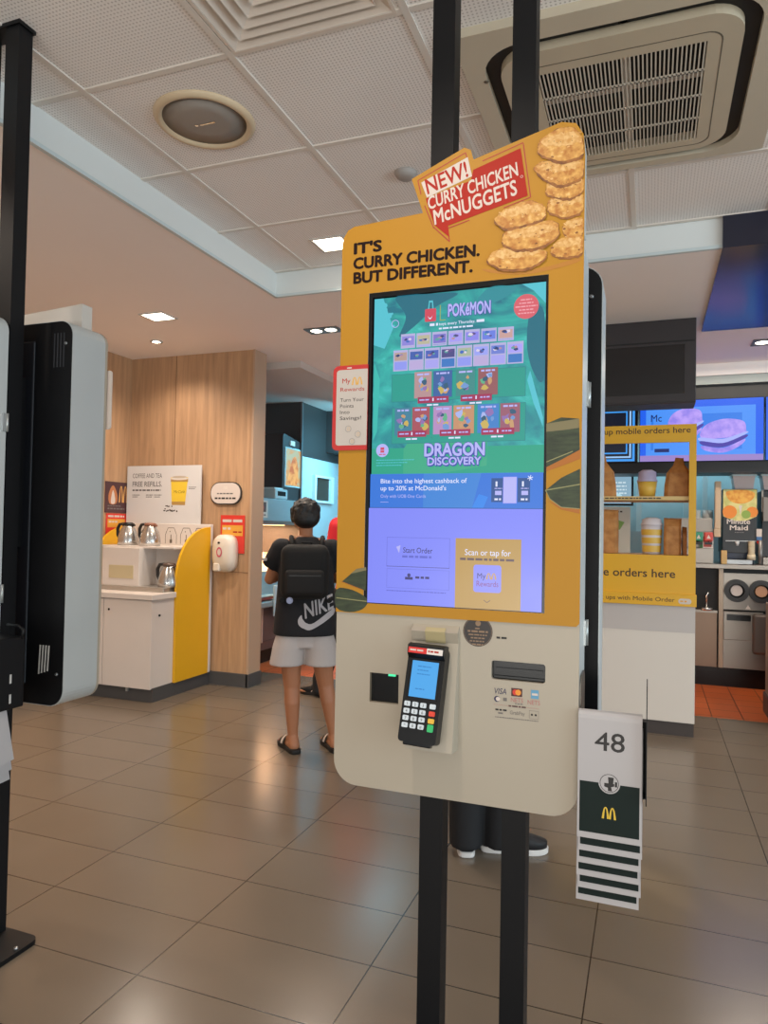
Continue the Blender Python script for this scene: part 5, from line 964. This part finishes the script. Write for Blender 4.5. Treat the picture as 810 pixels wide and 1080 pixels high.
t = thing('price_tag', 'white and blue tag clipped beside the juice dispenser front', 'tag', (.85, 6.63, 1.24))
MB().box(.83, .87, 6.615, 6.62, 1.27, 1.335).build('card', white_t, t); MB().box(.83, .87, 6.612, 6.618, 1.241, 1.27).build('blue_strip', mat('tag_blue', '#3f6a9a', .5), t); A = Art((0, 6.612, 0), (1, 0, 0), (0, 0, 1), (0, -1, 0)); A.disc(.845, 1.225, .014, red_t); A.build('red_mark', t)
tubx(.89, 1.05, 'lidded tub at the right picture edge beside the coffee machine')
# steel frames of the pass-through behind the dispensers
for i, (x, w_) in enumerate(((.30, .05), (.47, .045), (-.13, .05))): MB().box(x, x + w_, 7.46, 7.50, 1.035, 1.9).build('trim_%d' % (10 + i), mat('frame_white', '#cfe0e2', .4), **S)
MB().box(-.9, 2.2, 7.44, 7.5, 0, 1.3).build('wall_pass', mat('kitchen_wall', '#d3dfe2', .35), **S)
MB().box(-.9, 2.6, 7.6, 7.65, 1.3, 2.0).build('wall_pass_back', mat('teal_wall', '#b4c6c8', .5, vary=.05), **S)
t = thing('order_monitor', 'dark-framed order monitor with pale screen seen through the upper yellow shelf', 'monitor', (-.3, 7.4, 1.56))
MB().box(-.46, -.155, 7.36, 7.43, 1.55, 1.87, 0, .004).build('frame', gloss_black, t)
s_ = MB().box(-.44, -.175, 7.355, 7.361, 1.57, 1.85).build('screen', glow('monitor_pale', '#8fb3c8', .9), t)
A = Art((0, 7.355, 0), (1, 0, 0), (0, 0, 1), (0, -1, 0)); 
for k in range(4): A.bars(-.41, 1.77 - .035 * k, .19, .014, glow('monitor_text', '#d3e8f0', .9), k)
A.disc(-.31, 1.64, .05, glow('monitor_cyan', '#b8e2ee', .9), .03); A.build('screen_text', s_)
t = thing('kitchen_poster', 'green and white printed board behind the lower shelf bags', 'poster', (-.4, 6.9, 1.3))
MB().box(-.52, -.17, 6.88, 6.90, 1.04, 1.52).build('board', mat('board_pale', '#c9bfae', .5), t)
A = Art((0, 6.88, 0), (1, 0, 0), (0, 0, 1), (0, -1, 0)); A.poly([(-.52, 1.42), (-.40, 1.45), (-.28, 1.40), (-.22, 1.38), (-.26, 1.31), (-.40, 1.33), (-.52, 1.30)], mat('board_green', '#7a9a4c', .5)); A.bars(-.5, 1.47, .26, .014, ink, 2); A.bars(-.5, 1.27, .2, .01, grey_t, 4); A.build('board_print', t)
# ------------------------------------------------------------------ menu boards over the counter
def menu(x0, x1, label):
    m_ = thing('menu_board', label, 'menu board', ((x0 + x1) / 2, 6.48, 1.89)); MB().box(x0, x1, 6.46, 6.515, 1.89, 2.412, 0, .003).build('casing', gloss_black, m_); return m_
t = menu(-.092, .862, 'blue-lit menu board showing two burgers, above the yellow shelf')
s_ = MB().box(-.087, .857, 6.455, 6.461, 1.895, 2.407).build('screen', glow('px_menu_edge', '#2560e0'), t)
A = Art((0, 6.455, 0), (1, 0, 0), (0, 0, 1), (0, -1, 0), .0001, .0005)
A.rect(-.087, 1.895, .857, 2.407, glow('px_menu_blue', '#1f62ee')); A.rect(-.087, 1.895, .857, 1.945, glow('px_menu_mauve', '#9a83c8')); A.rect(-.04, 1.945, .80, 2.35, glow('px_menu_light', '#4a93f8')); A.rect(0, 1.99, .70, 2.29, glow('px_menu_mid', '#2f7de8')); A.rect(.02, 1.97, .4, 2.31, glow('px_menu_light', '#4a93f8'))
bun = two_tone('px_bun', '#8a7ae8', '#b59af5', 12, .4, .6, True); pat = glow('px_patty', '#4a3fa8'); egg = glow('px_egg', '#a8b4ff')
for cx, cz, r_ in ((.27, 2.21, .13), (.56, 2.11, .17)):
    A.poly(smooth_poly([(cx - r_, cz - .02), (cx - r_ * .8, cz + .08), (cx, cz + .13), (cx + r_ * .85, cz + .11), (cx + r_, cz + .04), (cx + r_ * .9, cz), (cx, cz - .03)]), bun)
    A.poly(smooth_poly([(cx - r_ * 1.02, cz - .02), (cx, cz - .035), (cx + r_ * .98, cz + .02), (cx + r_ * .98, cz), (cx, cz - .07), (cx - r_, cz - .05)]), egg); A.poly(smooth_poly([(cx - r_ * .98, cz - .05), (cx, cz - .07), (cx + r_ * .98, cz - .005), (cx + r_ * .95, cz - .035), (cx, cz - .105), (cx - r_ * .9, cz - .085)]), pat); A.poly(smooth_poly([(cx - r_ * .95, cz - .09), (cx, cz - .11), (cx + r_ * .95, cz - .04), (cx + r_ * .7, cz - .1), (cx, cz - .15), (cx - r_ * .8, cz - .13)]), bun)
A.text('Mc', .0, 2.235, glow('px_menu_ink', '#1c2a6a'), w=.085, h=.062, bold=.01); A.bars(.03, 1.972, .14, .03, MATS['px_menu_ink'], 2)
A.build('menu_picture', s_)
t = menu(.87, 1.8, 'blue menu board cut off at the right picture edge')
s_ = MB().box(.875, 1.795, 6.455, 6.461, 1.895, 2.407).build('screen', glow('px_menu_edge', '#2560e0'), t)
A = Art((0, 6.455, 0), (1, 0, 0), (0, 0, 1), (0, -1, 0), .0001, .0005); A.rect(.91, 1.945, 1.75, 2.35, glow('px_menu_light', '#4a93f8')); A.rect(1.0, 2.0, 1.6, 2.3, glow('px_menu_mid', '#2f7de8')); A.build('menu_picture', s_)
t = menu(-.9, -.105, 'dark menu board with blue-white frame lines beside the kiosk edge')
s_ = MB().box(-.895, -.125, 6.455, 6.461, 1.895, 2.407).build('screen', glow('px_menu_dark', '#1a1f30', .8), t)
A = Art((0, 6.455, 0), (1, 0, 0), (0, 0, 1), (0, -1, 0), .0001, .0005); A.frame(-.89, 1.90, -.13, 2.40, .02, glow('px_menu_cyan', '#3f9af0')); A.frame(-.86, 1.93, -.16, 2.37, .014, glow('px_menu_pale', '#9fc8f5')); A.frame(-.83, 1.965, -.19, 2.335, .012, glow('px_menu_cyan', '#3f9af0')); A.build('menu_picture', s_)
# counter end at the right picture edge
t = thing('side_counter', 'brown counter end with dark base at the right picture edge', 'counter', (1.25, 5.55, 0))
MB().prism(rrect(.80, 1.7, 5.3, 5.9, (.03, 0, 0, .03)), 'z', .135, .79).build('cabinet', mat('counter_taupe', '#9a8a7c', .45), t)
MB().prism(rrect(.785, 1.7, 5.28, 5.92, (.05, 0, 0, .05)), 'z', 0, .135).build('base', MATS['dark_skirting'], t)
# ================================================================== people (local frame: facing +y)
def hand(mb, w_, d, nrm, side, s=1.0, curl=.5):
    w_ = Vector(w_); d = Vector(d).normalized(); nrm = Vector(nrm); nrm = (nrm - d * nrm.dot(d)).normalized(); ac = d.cross(nrm) * side
    pc = w_ + d * .045 * s
    for k in range(5): mb.capsule(w_ + ac * (.014 * (k - 2)) * s * .6, w_ + d * .082 * s + ac * (.0185 * (k - 2) * .95) * s, .0135 * s, .0115 * s)
    for k, ln in enumerate((.062, .074, .070, .055)):
        p = w_ + d * .084 * s + ac * (.0215 * (k - 1.5)) * s; a = 0
        for j, (f_, r_) in enumerate(((.45, .0090), (.32, .0082), (.25, .0072))):
            a += curl * (.5 if j == 0 else .7); q = p + (d * math.cos(a) + nrm * math.sin(a)) * ln * f_ * s * 1.15
            mb.capsule(p, q, r_ * s, r_ * s * .93); p = q
    p = w_ + d * .025 * s - ac * .030 * s; q = p + (d * .75 - ac * .55 + nrm * .25).normalized() * .034 * s; e = q + (d * .9 + nrm * .45).normalized() * .028 * s
    mb.capsule(p, q, .0125 * s, .0105 * s); mb.capsule(q, e, .0105 * s, .0085 * s)
def head(mb, c, s, yaw=0, pitch=0):
    M = Matrix.Translation(Vector(c)) @ Matrix.Rotation(yaw, 4, 'Z') @ Matrix.Rotation(pitch, 4, 'X') @ Matrix.Scale(s, 4)
    h = MB()
    h.ball((0, -.012, .02), .074, .092, .088); h.ball((0, .022, -.02), .064, .070, .078); h.ball((0, .045, -.070), .040, .038, .034)
    h.ball((0, .078, .024), .05, .02, .016)                      # brow
    h.capsule((0, .086, .008), (0, .104, -.026), .009, .0135); h.ball((-.013, .092, -.028), .009); h.ball((.013, .092, -.028), .009)
    h.ball((0, .084, -.054), .024, .014, .007); h.ball((0, .083, -.064), .021, .014, .008)
    for sx_ in (-1, 1):
        h.ball((sx_ * .043, .066, -.022), .026, .022, .022); h.ball((sx_ * .077, -.004, -.006), .010, .020, .033); h.ball((sx_ * .074, .004, -.034), .008, .011, .012)
    h.v = [tuple(M @ Vector(v)) for v in h.v]; mb.add(h.v, h.f, 0, True); return M
def foot(mb, ank, toe_dir, s=1.0):
    a = Vector(ank); d = Vector((*toe_dir, 0)).normalized(); g = Vector((a.x, a.y, 0)); n_ = Vector((-d.y, d.x, 0))
    mb.capsule(a, g - d * .03 * s + Vector((0, 0, .045 * s)), .036 * s, .036 * s); mb.capsule(g - d * .03 * s + Vector((0, 0, .038)), g + d * .12 * s + Vector((0, 0, .030)), .034 * s, .032 * s); mb.capsule(a, g + d * .10 * s + Vector((0, 0, .034)), .034 * s, .026 * s)
    for k in range(5): t0 = g + d * (.12 - .008 * k) * s + n_ * (.0 + .017 * (2 - k)) * s + Vector((0, 0, .026)); mb.capsule(t0, t0 + d * (.052 - .006 * k) * s, .0125 * s, .0105 * s)
def ell_loft(mb, lv, n=28, e=2.4):
    rg = []
    for cx, cy, z, a, b_ in lv:
        ring = []
        for k in range(n):
            t_ = 2 * math.pi * k / n; c, s_ = math.cos(t_), math.sin(t_); ring.append((cx + a * math.copysign(abs(c) ** (2 / e), c), cy + b_ * math.copysign(abs(s_) ** (2 / e), s_), z))
        rg.append(ring)
    mb.rings(rg)
def shoe(parent, ank, d, s, m_up, m_sole, stripe=None, open_toe=False):
    d = Vector((*d, 0)).normalized(); n_ = Vector((-d.y, d.x, 0)); g = Vector((ank[0], ank[1], 0))
    def P(u, v, z): return g + d * u * s + n_ * v * s + Vector((0, 0, z * s))
    ol = [(-.075, 0), (-.068, .026), (-.03, .035), (.04, .036), (.11, .046), (.155, .042), (.185, .022), (.192, 0)]; ol = smooth_poly(ol + [(u, -v) for u, v in ol[-2:0:-1]], 3)
    def ring(z, k, du=0): return [P(.055 + (u - .055) * k + du, v * k, z) for u, v in ol]
    if open_toe:
        so = MB().rings([ring(.001, .98), ring(.012, 1.0), ring(.026, 1.0), ring(.027, .9)], 0, False).build('sandal', m_sole, parent, True)
        b_ = MB(); rg = []
        for u in (.05, .075, .10, .125):
            w2 = .036 + (u - .05) * .1; hh = .072 - (u - .05) * .28
            rg.append([P(u, w2 * 1.05 * math.cos(t_), .012 + hh * math.sin(t_)) for t_ in [math.pi * k / 14 for k in range(15)]])
        for i in range(3):
            o = len(b_.v); b_.add(rg[i] + rg[i + 1], [(k, k + 1, 16 + k, 15 + k) for k in range(14)], 1 if (stripe and i == 1) else 0, True)
        b_.build('strap', [m_up, stripe or m_up], so, True)
    else:
        up_ = MB().rings([ring(.02, .97), ring(.045, .97), [P(u * .98, v * .93, .062 if u < .1 else .056 - (u - .1) * .12) for u, v in ol], [P(-.06 + (u + .075) * .62, v * .72, .085 if u < .1 else .072) for u, v in ol], [P(-.055 + (u + .075) * .42, v * .68, .10) for u, v in ol]]).build('shoe', m_up, parent, True)
        MB().rings([ring(.0005, .97), ring(.004, 1.0), ring(.022, 1.01), ring(.024, .97)], 0, False).build('sole', m_sole, up_, True)
        if stripe:
            b_ = MB()
            for sg in (-1, 1):
                for k in range(3): u = .02 + .022 * k; b_.add([P(u, sg * .0395, .03), P(u + .01, sg * .040, .03), P(u - .004, sg * .031, .078), P(u - .014, sg * .031, .078)], [(0, 1, 2, 3)])
            b_.build('stripes', stripe, up_, True)
def eyes_mouth(o, M):
    for sx_ in (-1, 1):
        e = MB().ball((sx_ * .031, .079, .006), .0115, .0085, .0095); e.v = [tuple(M @ Vector(v)) for v in e.v]; ey = e.build('eye', mat('eye_white', '#e4ded6', .3), o, True)
        e = MB().ball((sx_ * .031, .0865, .005), .0048, .0022, .0048); e.v = [tuple(M @ Vector(v)) for v in e.v]; e.build('iris', mat('iris_dark', '#1d1310', .2), ey, True)
        e = MB().tube([(sx_ * .014, .093, .027), (sx_ * .032, .092, .033), (sx_ * .05, .079, .028)], [.003, .0038, .002]); e.v = [tuple(M @ Vector(v)) for v in e.v]; e.build('eyebrow', mat('brow', '#17110f', .6), o, True)
    e = MB().ball((0, .0925, -.055), .021, .0065, .0035).ball((0, .0915, -.062), .018, .006, .0045); e.v = [tuple(M @ Vector(v)) for v in e.v]; e.build('lips', mat('lips', '#9a5a4c', .5), o, True)
hair_m = mat('hair_black', '#0e0c0b', .55, vary=.3, scale=40, bump=.6, bscale=90)
def hair(M, o, long_back=True, big=1.0):
    h = MB(); h.ball((0, -.018, .032), .100 * big, .112 * big, .096 * big); h.ball((0, -.048, -.022), .092 * big, .070, .075)
    h.ball((0, .052, .072), .062, .048, .035)
    for sx_ in (-1, 1): h.ball((sx_ * .078, .0, .018), .024 * big, .06, .055)
    rnd = random.Random(3)
    for k in range(60):
        a = rnd.uniform(0, 2 * math.pi); e_ = rnd.uniform(-.5, 1.3); d = Vector((math.cos(a) * math.cos(e_), math.sin(a) * math.cos(e_), math.sin(e_)))
        p = Vector((0, -.018, .035)) + Vector((d.x * .097 * big, d.y * .108 * big, d.z * .092 * big))
        if p.y > .05 and p.z < .07: continue
        t_ = (d.cross(Vector((rnd.uniform(-1, 1), rnd.uniform(-1, 1), .3)))).normalized() * .02 + Vector((0, 0, -.018)); h.capsule(p, p + t_, .011, .006)
    h.v = [tuple(M @ Vector(v)) for v in h.v]; put(remesh(h, .005, 3), 'hair', hair_m, o)
def person(label, loc, yaw, J, skin, shirt, trousers, torso, sleeves, legs_cloth, sleeve_r=.062, hscale=1.0, hyaw=0, hpitch=0, vox=.006, clothes_vox=.008, shirt_name='shirt', trouser_name='trousers', curl=.6, group=None):
    b = MB(); s = hscale
    ell_loft(b, [(cx, cy, z, a * .9, d * .88) for cx, cy, z, a, d in torso])
    b.capsule(J['neck'], J['head'], .046 * s, .05 * s)
    for q in 'LR':
        sg = -1 if q == 'L' else 1
        b.capsule(J['neck'], J['sh' + q], .045 * s, .052 * s)
        b.capsule(J['sh' + q], J['el' + q], .050 * s, .038 * s); b.capsule(J['el' + q], J['wr' + q], .038 * s, .025 * s)
        e, w_ = Vector(J['el' + q]), Vector(J['wr' + q]); hand(b, w_, J.get('hd' + q, w_ - e), J['hn' + q], 1 if q == 'L' else -1, s * .95, curl)
        b.capsule(J['hip' + q], J['kn' + q], .082 * s, .055 * s); kn, an = Vector(J['kn' + q]), Vector(J['an' + q]); cf = kn.lerp(an, .32) + Vector((0, -.012 * s, 0))
        b.capsule(kn, cf, .054 * s, .052 * s); b.capsule(cf, an, .051 * s, .033 * s); foot(b, an, J['ft' + q], s)
    M = head(b, J['head'], s, hyaw, hpitch)
    me = remesh(b, vox, 4); me.materials.clear(); me.materials.append(skin)
    o = bpy.data.objects.new('person', me); COL.objects.link(o); o.location = loc; o.rotation_euler = (0, 0, yaw); tag(o, label, 'person', group)
    c = MB(); ell_loft(c, torso)
    for q in 'LR': c.cone(J['sh' + q], sleeves[q], sleeve_r * 1.05, sleeve_r, 20); c.ball(J['sh' + q], sleeve_r * 1.05); c.capsule(Vector(J['neck']) - Vector((0, 0, .05 * s)), J['sh' + q], .055 * s, sleeve_r)
    sm_ = remesh(c, clothes_vox, 5); so = put(sm_, shirt_name, shirt, o)
    c = MB()
    for lv in legs_cloth: ell_loft(c, lv, 24, 2.2)
    put(remesh(c, clothes_vox, 4), trouser_name, trousers, o)
    eyes_mouth(o, M); hair(M, o)
    return o, so, M
skin_m = mat('skin_tan', '#a8704f', .5, vary=.06, scale=12)
# --- the boy with the backpack
BL, BY = (-1.855, 3.68, 0), .465
J = dict(neck=(-.005, .015, 1.20), head=(-.012, .055, 1.335), shL=(-.145, .02, 1.155), shR=(.145, .02, 1.155), elL=(-.21, .07, .975), elR=(.205, .08, .975), wrL=(-.10, .26, 1.00), wrR=(.06, .27, 1.00), hdL=(.6, .75, .15), hdR=(-.6, .75, .15), hnL=(.5, .1, .8), hnR=(-.5, .1, .8),
    hipL=(-.085, 0, .62), hipR=(.085, 0, .62), knL=(-.068, .0, .365), knR=(.125, .02, .37), anL=(-.058, -.01, .085), anR=(.178, .0, .085), ftL=(-.35, .93), ftR=(-.25, .97))
navy_sh = mat('shirt_black', '#0e0f15', .8, vary=.15, scale=6)
torso = [(0, 0, .667, .182, .142), (0, 0, .70, .182, .142), (0, 0, .85, .170, .126), (0, .01, 1.0, .160, .115), (0, .015, 1.10, .155, .105), (0, .018, 1.16, .135, .085), (0, .015, 1.20, .085, .062), (0, .015, 1.225, .055, .052)]
legsc = [[(-.075, 0, .70, .08, .10), (-.088, 0, .60, .095, .115), (-.100, 0, .497, .100, .118)], [(.075, 0, .70, .08, .10), (.088, 0, .60, .095, .115), (.098, .005, .493, .098, .118)], [(0, 0, .60, .12, .11), (0, 0, .72, .145, .10)]]
boy, bshirt, BM = person('boy in black shirt and white shorts seen from behind, wearing a backpack', BL, BY, J, skin_m, navy_sh, mat('shorts_grey', '#b9b0ac', .75, vary=.06, scale=7), torso, dict(L=(-.205, .045, 1.045), R=(.2, .05, 1.045)), legsc, .058, .86, .12, -.42, .005, .007, 'shirt', 'shorts')
for q in 'LR': shoe(boy, J['an' + q], J['ft' + q], .98, hblack, mat('sandal_black', '#1a1816', .6), white_t, True)
# print on the back of the shirt, wrapped on to the cloth
from mathutils.bvhtree import BVHTree
bv = BVHTree.FromPolygons([v.co[:] for v in bshirt.data.vertices], [p.vertices[:] for p in bshirt.data.polygons])
A = Art((0, 0, 0), (1, 0, 0), (0, 0, 1), (0, -1, 0), 0, 0); sw = mat('shirt_print', '#b3aeb0', .6)
A.text('NIKE', .0, .772, sw, w=.158, h=.088, bold=.035, slope=.33, shear=-.1)
A.poly(smooth_poly([(-.04, .765), (-.035, .735), (-.005, .715), (.04, .712), (.155, .785), (.155, .822), (.05, .748), (.01, .745), (-.015, .768), (-.022, .79)], 4), sw)
bm = bmesh.new(); vv = [bm.verts.new(v) for v in A.mb.v]
for f_ in A.mb.f:
    try: bm.faces.new([vv[i] for i in f_])
    except ValueError: pass
bmesh.ops.triangulate(bm, faces=bm.faces[:]); bmesh.ops.subdivide_edges(bm, edges=bm.edges[:], cuts=2, use_grid_fill=True)
for v in bm.verts:
    hit = bv.ray_cast(Vector((v.co.x, -1, v.co.z)), Vector((0, 1, 0)))
    v.co.y = (hit[0].y if hit[0] else -.1) - .004
bmesh.ops.recalc_face_normals(bm, faces=bm.faces[:]); m2 = MB().bm(bm); m2.build('shirt_print', sw, bshirt, True, recalc=False)
A = Art((-.262, .0, 1.04), (0, 1, 0), (0, 0, 1), (-1, 0, 0)); 
sl = MB().box(-.252, -.225, -.03, .03, 1.085, 1.10).build('sleeve_patch', mat('patch_white', '#b9b2b0', .6), bshirt, True)
# backpack
t = thing('backpack', 'black backpack worn on the boy\'s back', 'backpack', BL, BY)
pk = mat('backpack_black', '#090807', .8, vary=.2, scale=8); pk2 = mat('backpack_brown', '#0e0a09', .75, vary=.15)
b = MB(); b.box(-.140, .125, -.245, -.11, .885, 1.185, 0, .05, True, 4); b.build('bag', pk, t, True)
b = MB(); b.box(-.115, .10, -.270, -.23, .91, 1.05, 0, .022, True, 3); p_ = b.build('front_pocket', pk2, t, True)
MB().box(-.09, .08, -.2725, -.269, 1.015, 1.021).build('zip', mat('zip_dark', '#0a0808', .4), p_, True)
MB().tube([(-.03, -.15, 1.165), (-.028, -.155, 1.195), (.028, -.155, 1.195), (.03, -.15, 1.165)], .007).build('loop', pk, t, True)
for sg in (-1, 1): MB().tube([(sg * .075, -.12, 1.14), (sg * .085, -.075, 1.205), (sg * .09, .01, 1.222), (sg * .10, .10, 1.17), (sg * .115, .132, 1.05), (sg * .13, .12, .93), (sg * .15, .0, .87), (sg * .13, -.13, .87)], .014).build('strap', pk, t, True)
MB().cone((-.085, -.272, .885), (-.085, -.292, .885), .018, .016, 16).build('tag', mat('tag_pale', '#8f98b8', .4), t, True)
# --- adult frame for the two people mostly hidden behind the kiosk
def adult(label, loc, yaw, k, shirt, trousers, feet, ftd, arms=0):
    Z = lambda v: v * k
    J = dict(neck=(0, 0, Z(1.36)), head=(0, .02, Z(1.50)), shL=(-.155, 0, Z(1.32)), shR=(.155, 0, Z(1.32)), elL=(-.20, .03, Z(1.04)), elR=(.20, .03, Z(1.04)), wrL=(-.15, .22, Z(.98)), wrR=(.15, .22, Z(.98)), hnL=(.8, 0, .5), hnR=(-.8, 0, .5), hipL=(-.085, 0, Z(.84)), hipR=(.085, 0, Z(.84)),
        knL=((-.085 + feet[0][0]) / 2, feet[0][1] * .5 + .01, Z(.45)), knR=((.085 + feet[1][0]) / 2, feet[1][1] * .5 + .01, Z(.45)), anL=(*feet[0], .085), anR=(*feet[1], .085), ftL=ftd[0], ftR=ftd[1])
    tor = [(0, 0, Z(.80), .165, .12), (0, 0, Z(.95), .155, .115), (0, 0, Z(1.15), .165, .118), (0, 0, Z(1.27), .165, .105), (0, 0, Z(1.34), .12, .075), (0, 0, Z(1.38), .06, .055)]
    lc = []
    for i, q in enumerate('LR'):
        h, n_, a = Vector(J['hip' + q]), Vector(J['kn' + q]), Vector(J['an' + q]); sg = -1 if q == 'L' else 1
        lc.append([(h.x, h.y, h.z, .095, .115), (n_.x, n_.y, n_.z, .08, .085), (a.x, a.y - .005, .14, .070, .080), (a.x, a.y - .008, .034, .066, .088)])
    lc.append([(0, 0, Z(.78), .13, .11), (0, 0, Z(.93), .155, .113)])
    o, so, M = person(label, loc, yaw, J, skin_m, shirt, trousers, tor, dict(L=(-.19, .02, Z(1.12)), R=(.19, .02, Z(1.12))), lc, .066, 1.0, 0, -.15, .0065, .009)
    return o, J
blk_tr = mat('trousers_black', '#101013', .8, vary=.15)
o, J = adult('person behind the kiosk in black trousers and white-soled sneakers', (-.60, 2.86, 0), .25, 1.0, mat('shirt_dark', '#23232a', .75), blk_tr, ((-.09, -.03), (.045, -.01)), ((-.05, 1), (.92, .05)))
for q in 'LR': shoe(o, J['an' + q], J['ft' + q], 1.0, mat('sneaker_black', '#141417', .6), mat('sneaker_sole', '#d8d4d0', .5))
o, J = adult('person in a red top by the food pass, mostly hidden by the kiosk', (-2.075, 4.97, 0), .25, .98, mat('shirt_red', '#d3202c', .7, vary=.06), blk_tr, ((-.26, .02), (.085, .03)), ((-.9, .35), (.05, 1)))
for q in 'LR': shoe(o, J['an' + q], J['ft' + q], .98, mat('sneaker_black', '#141417', .6), hblack, white_t)
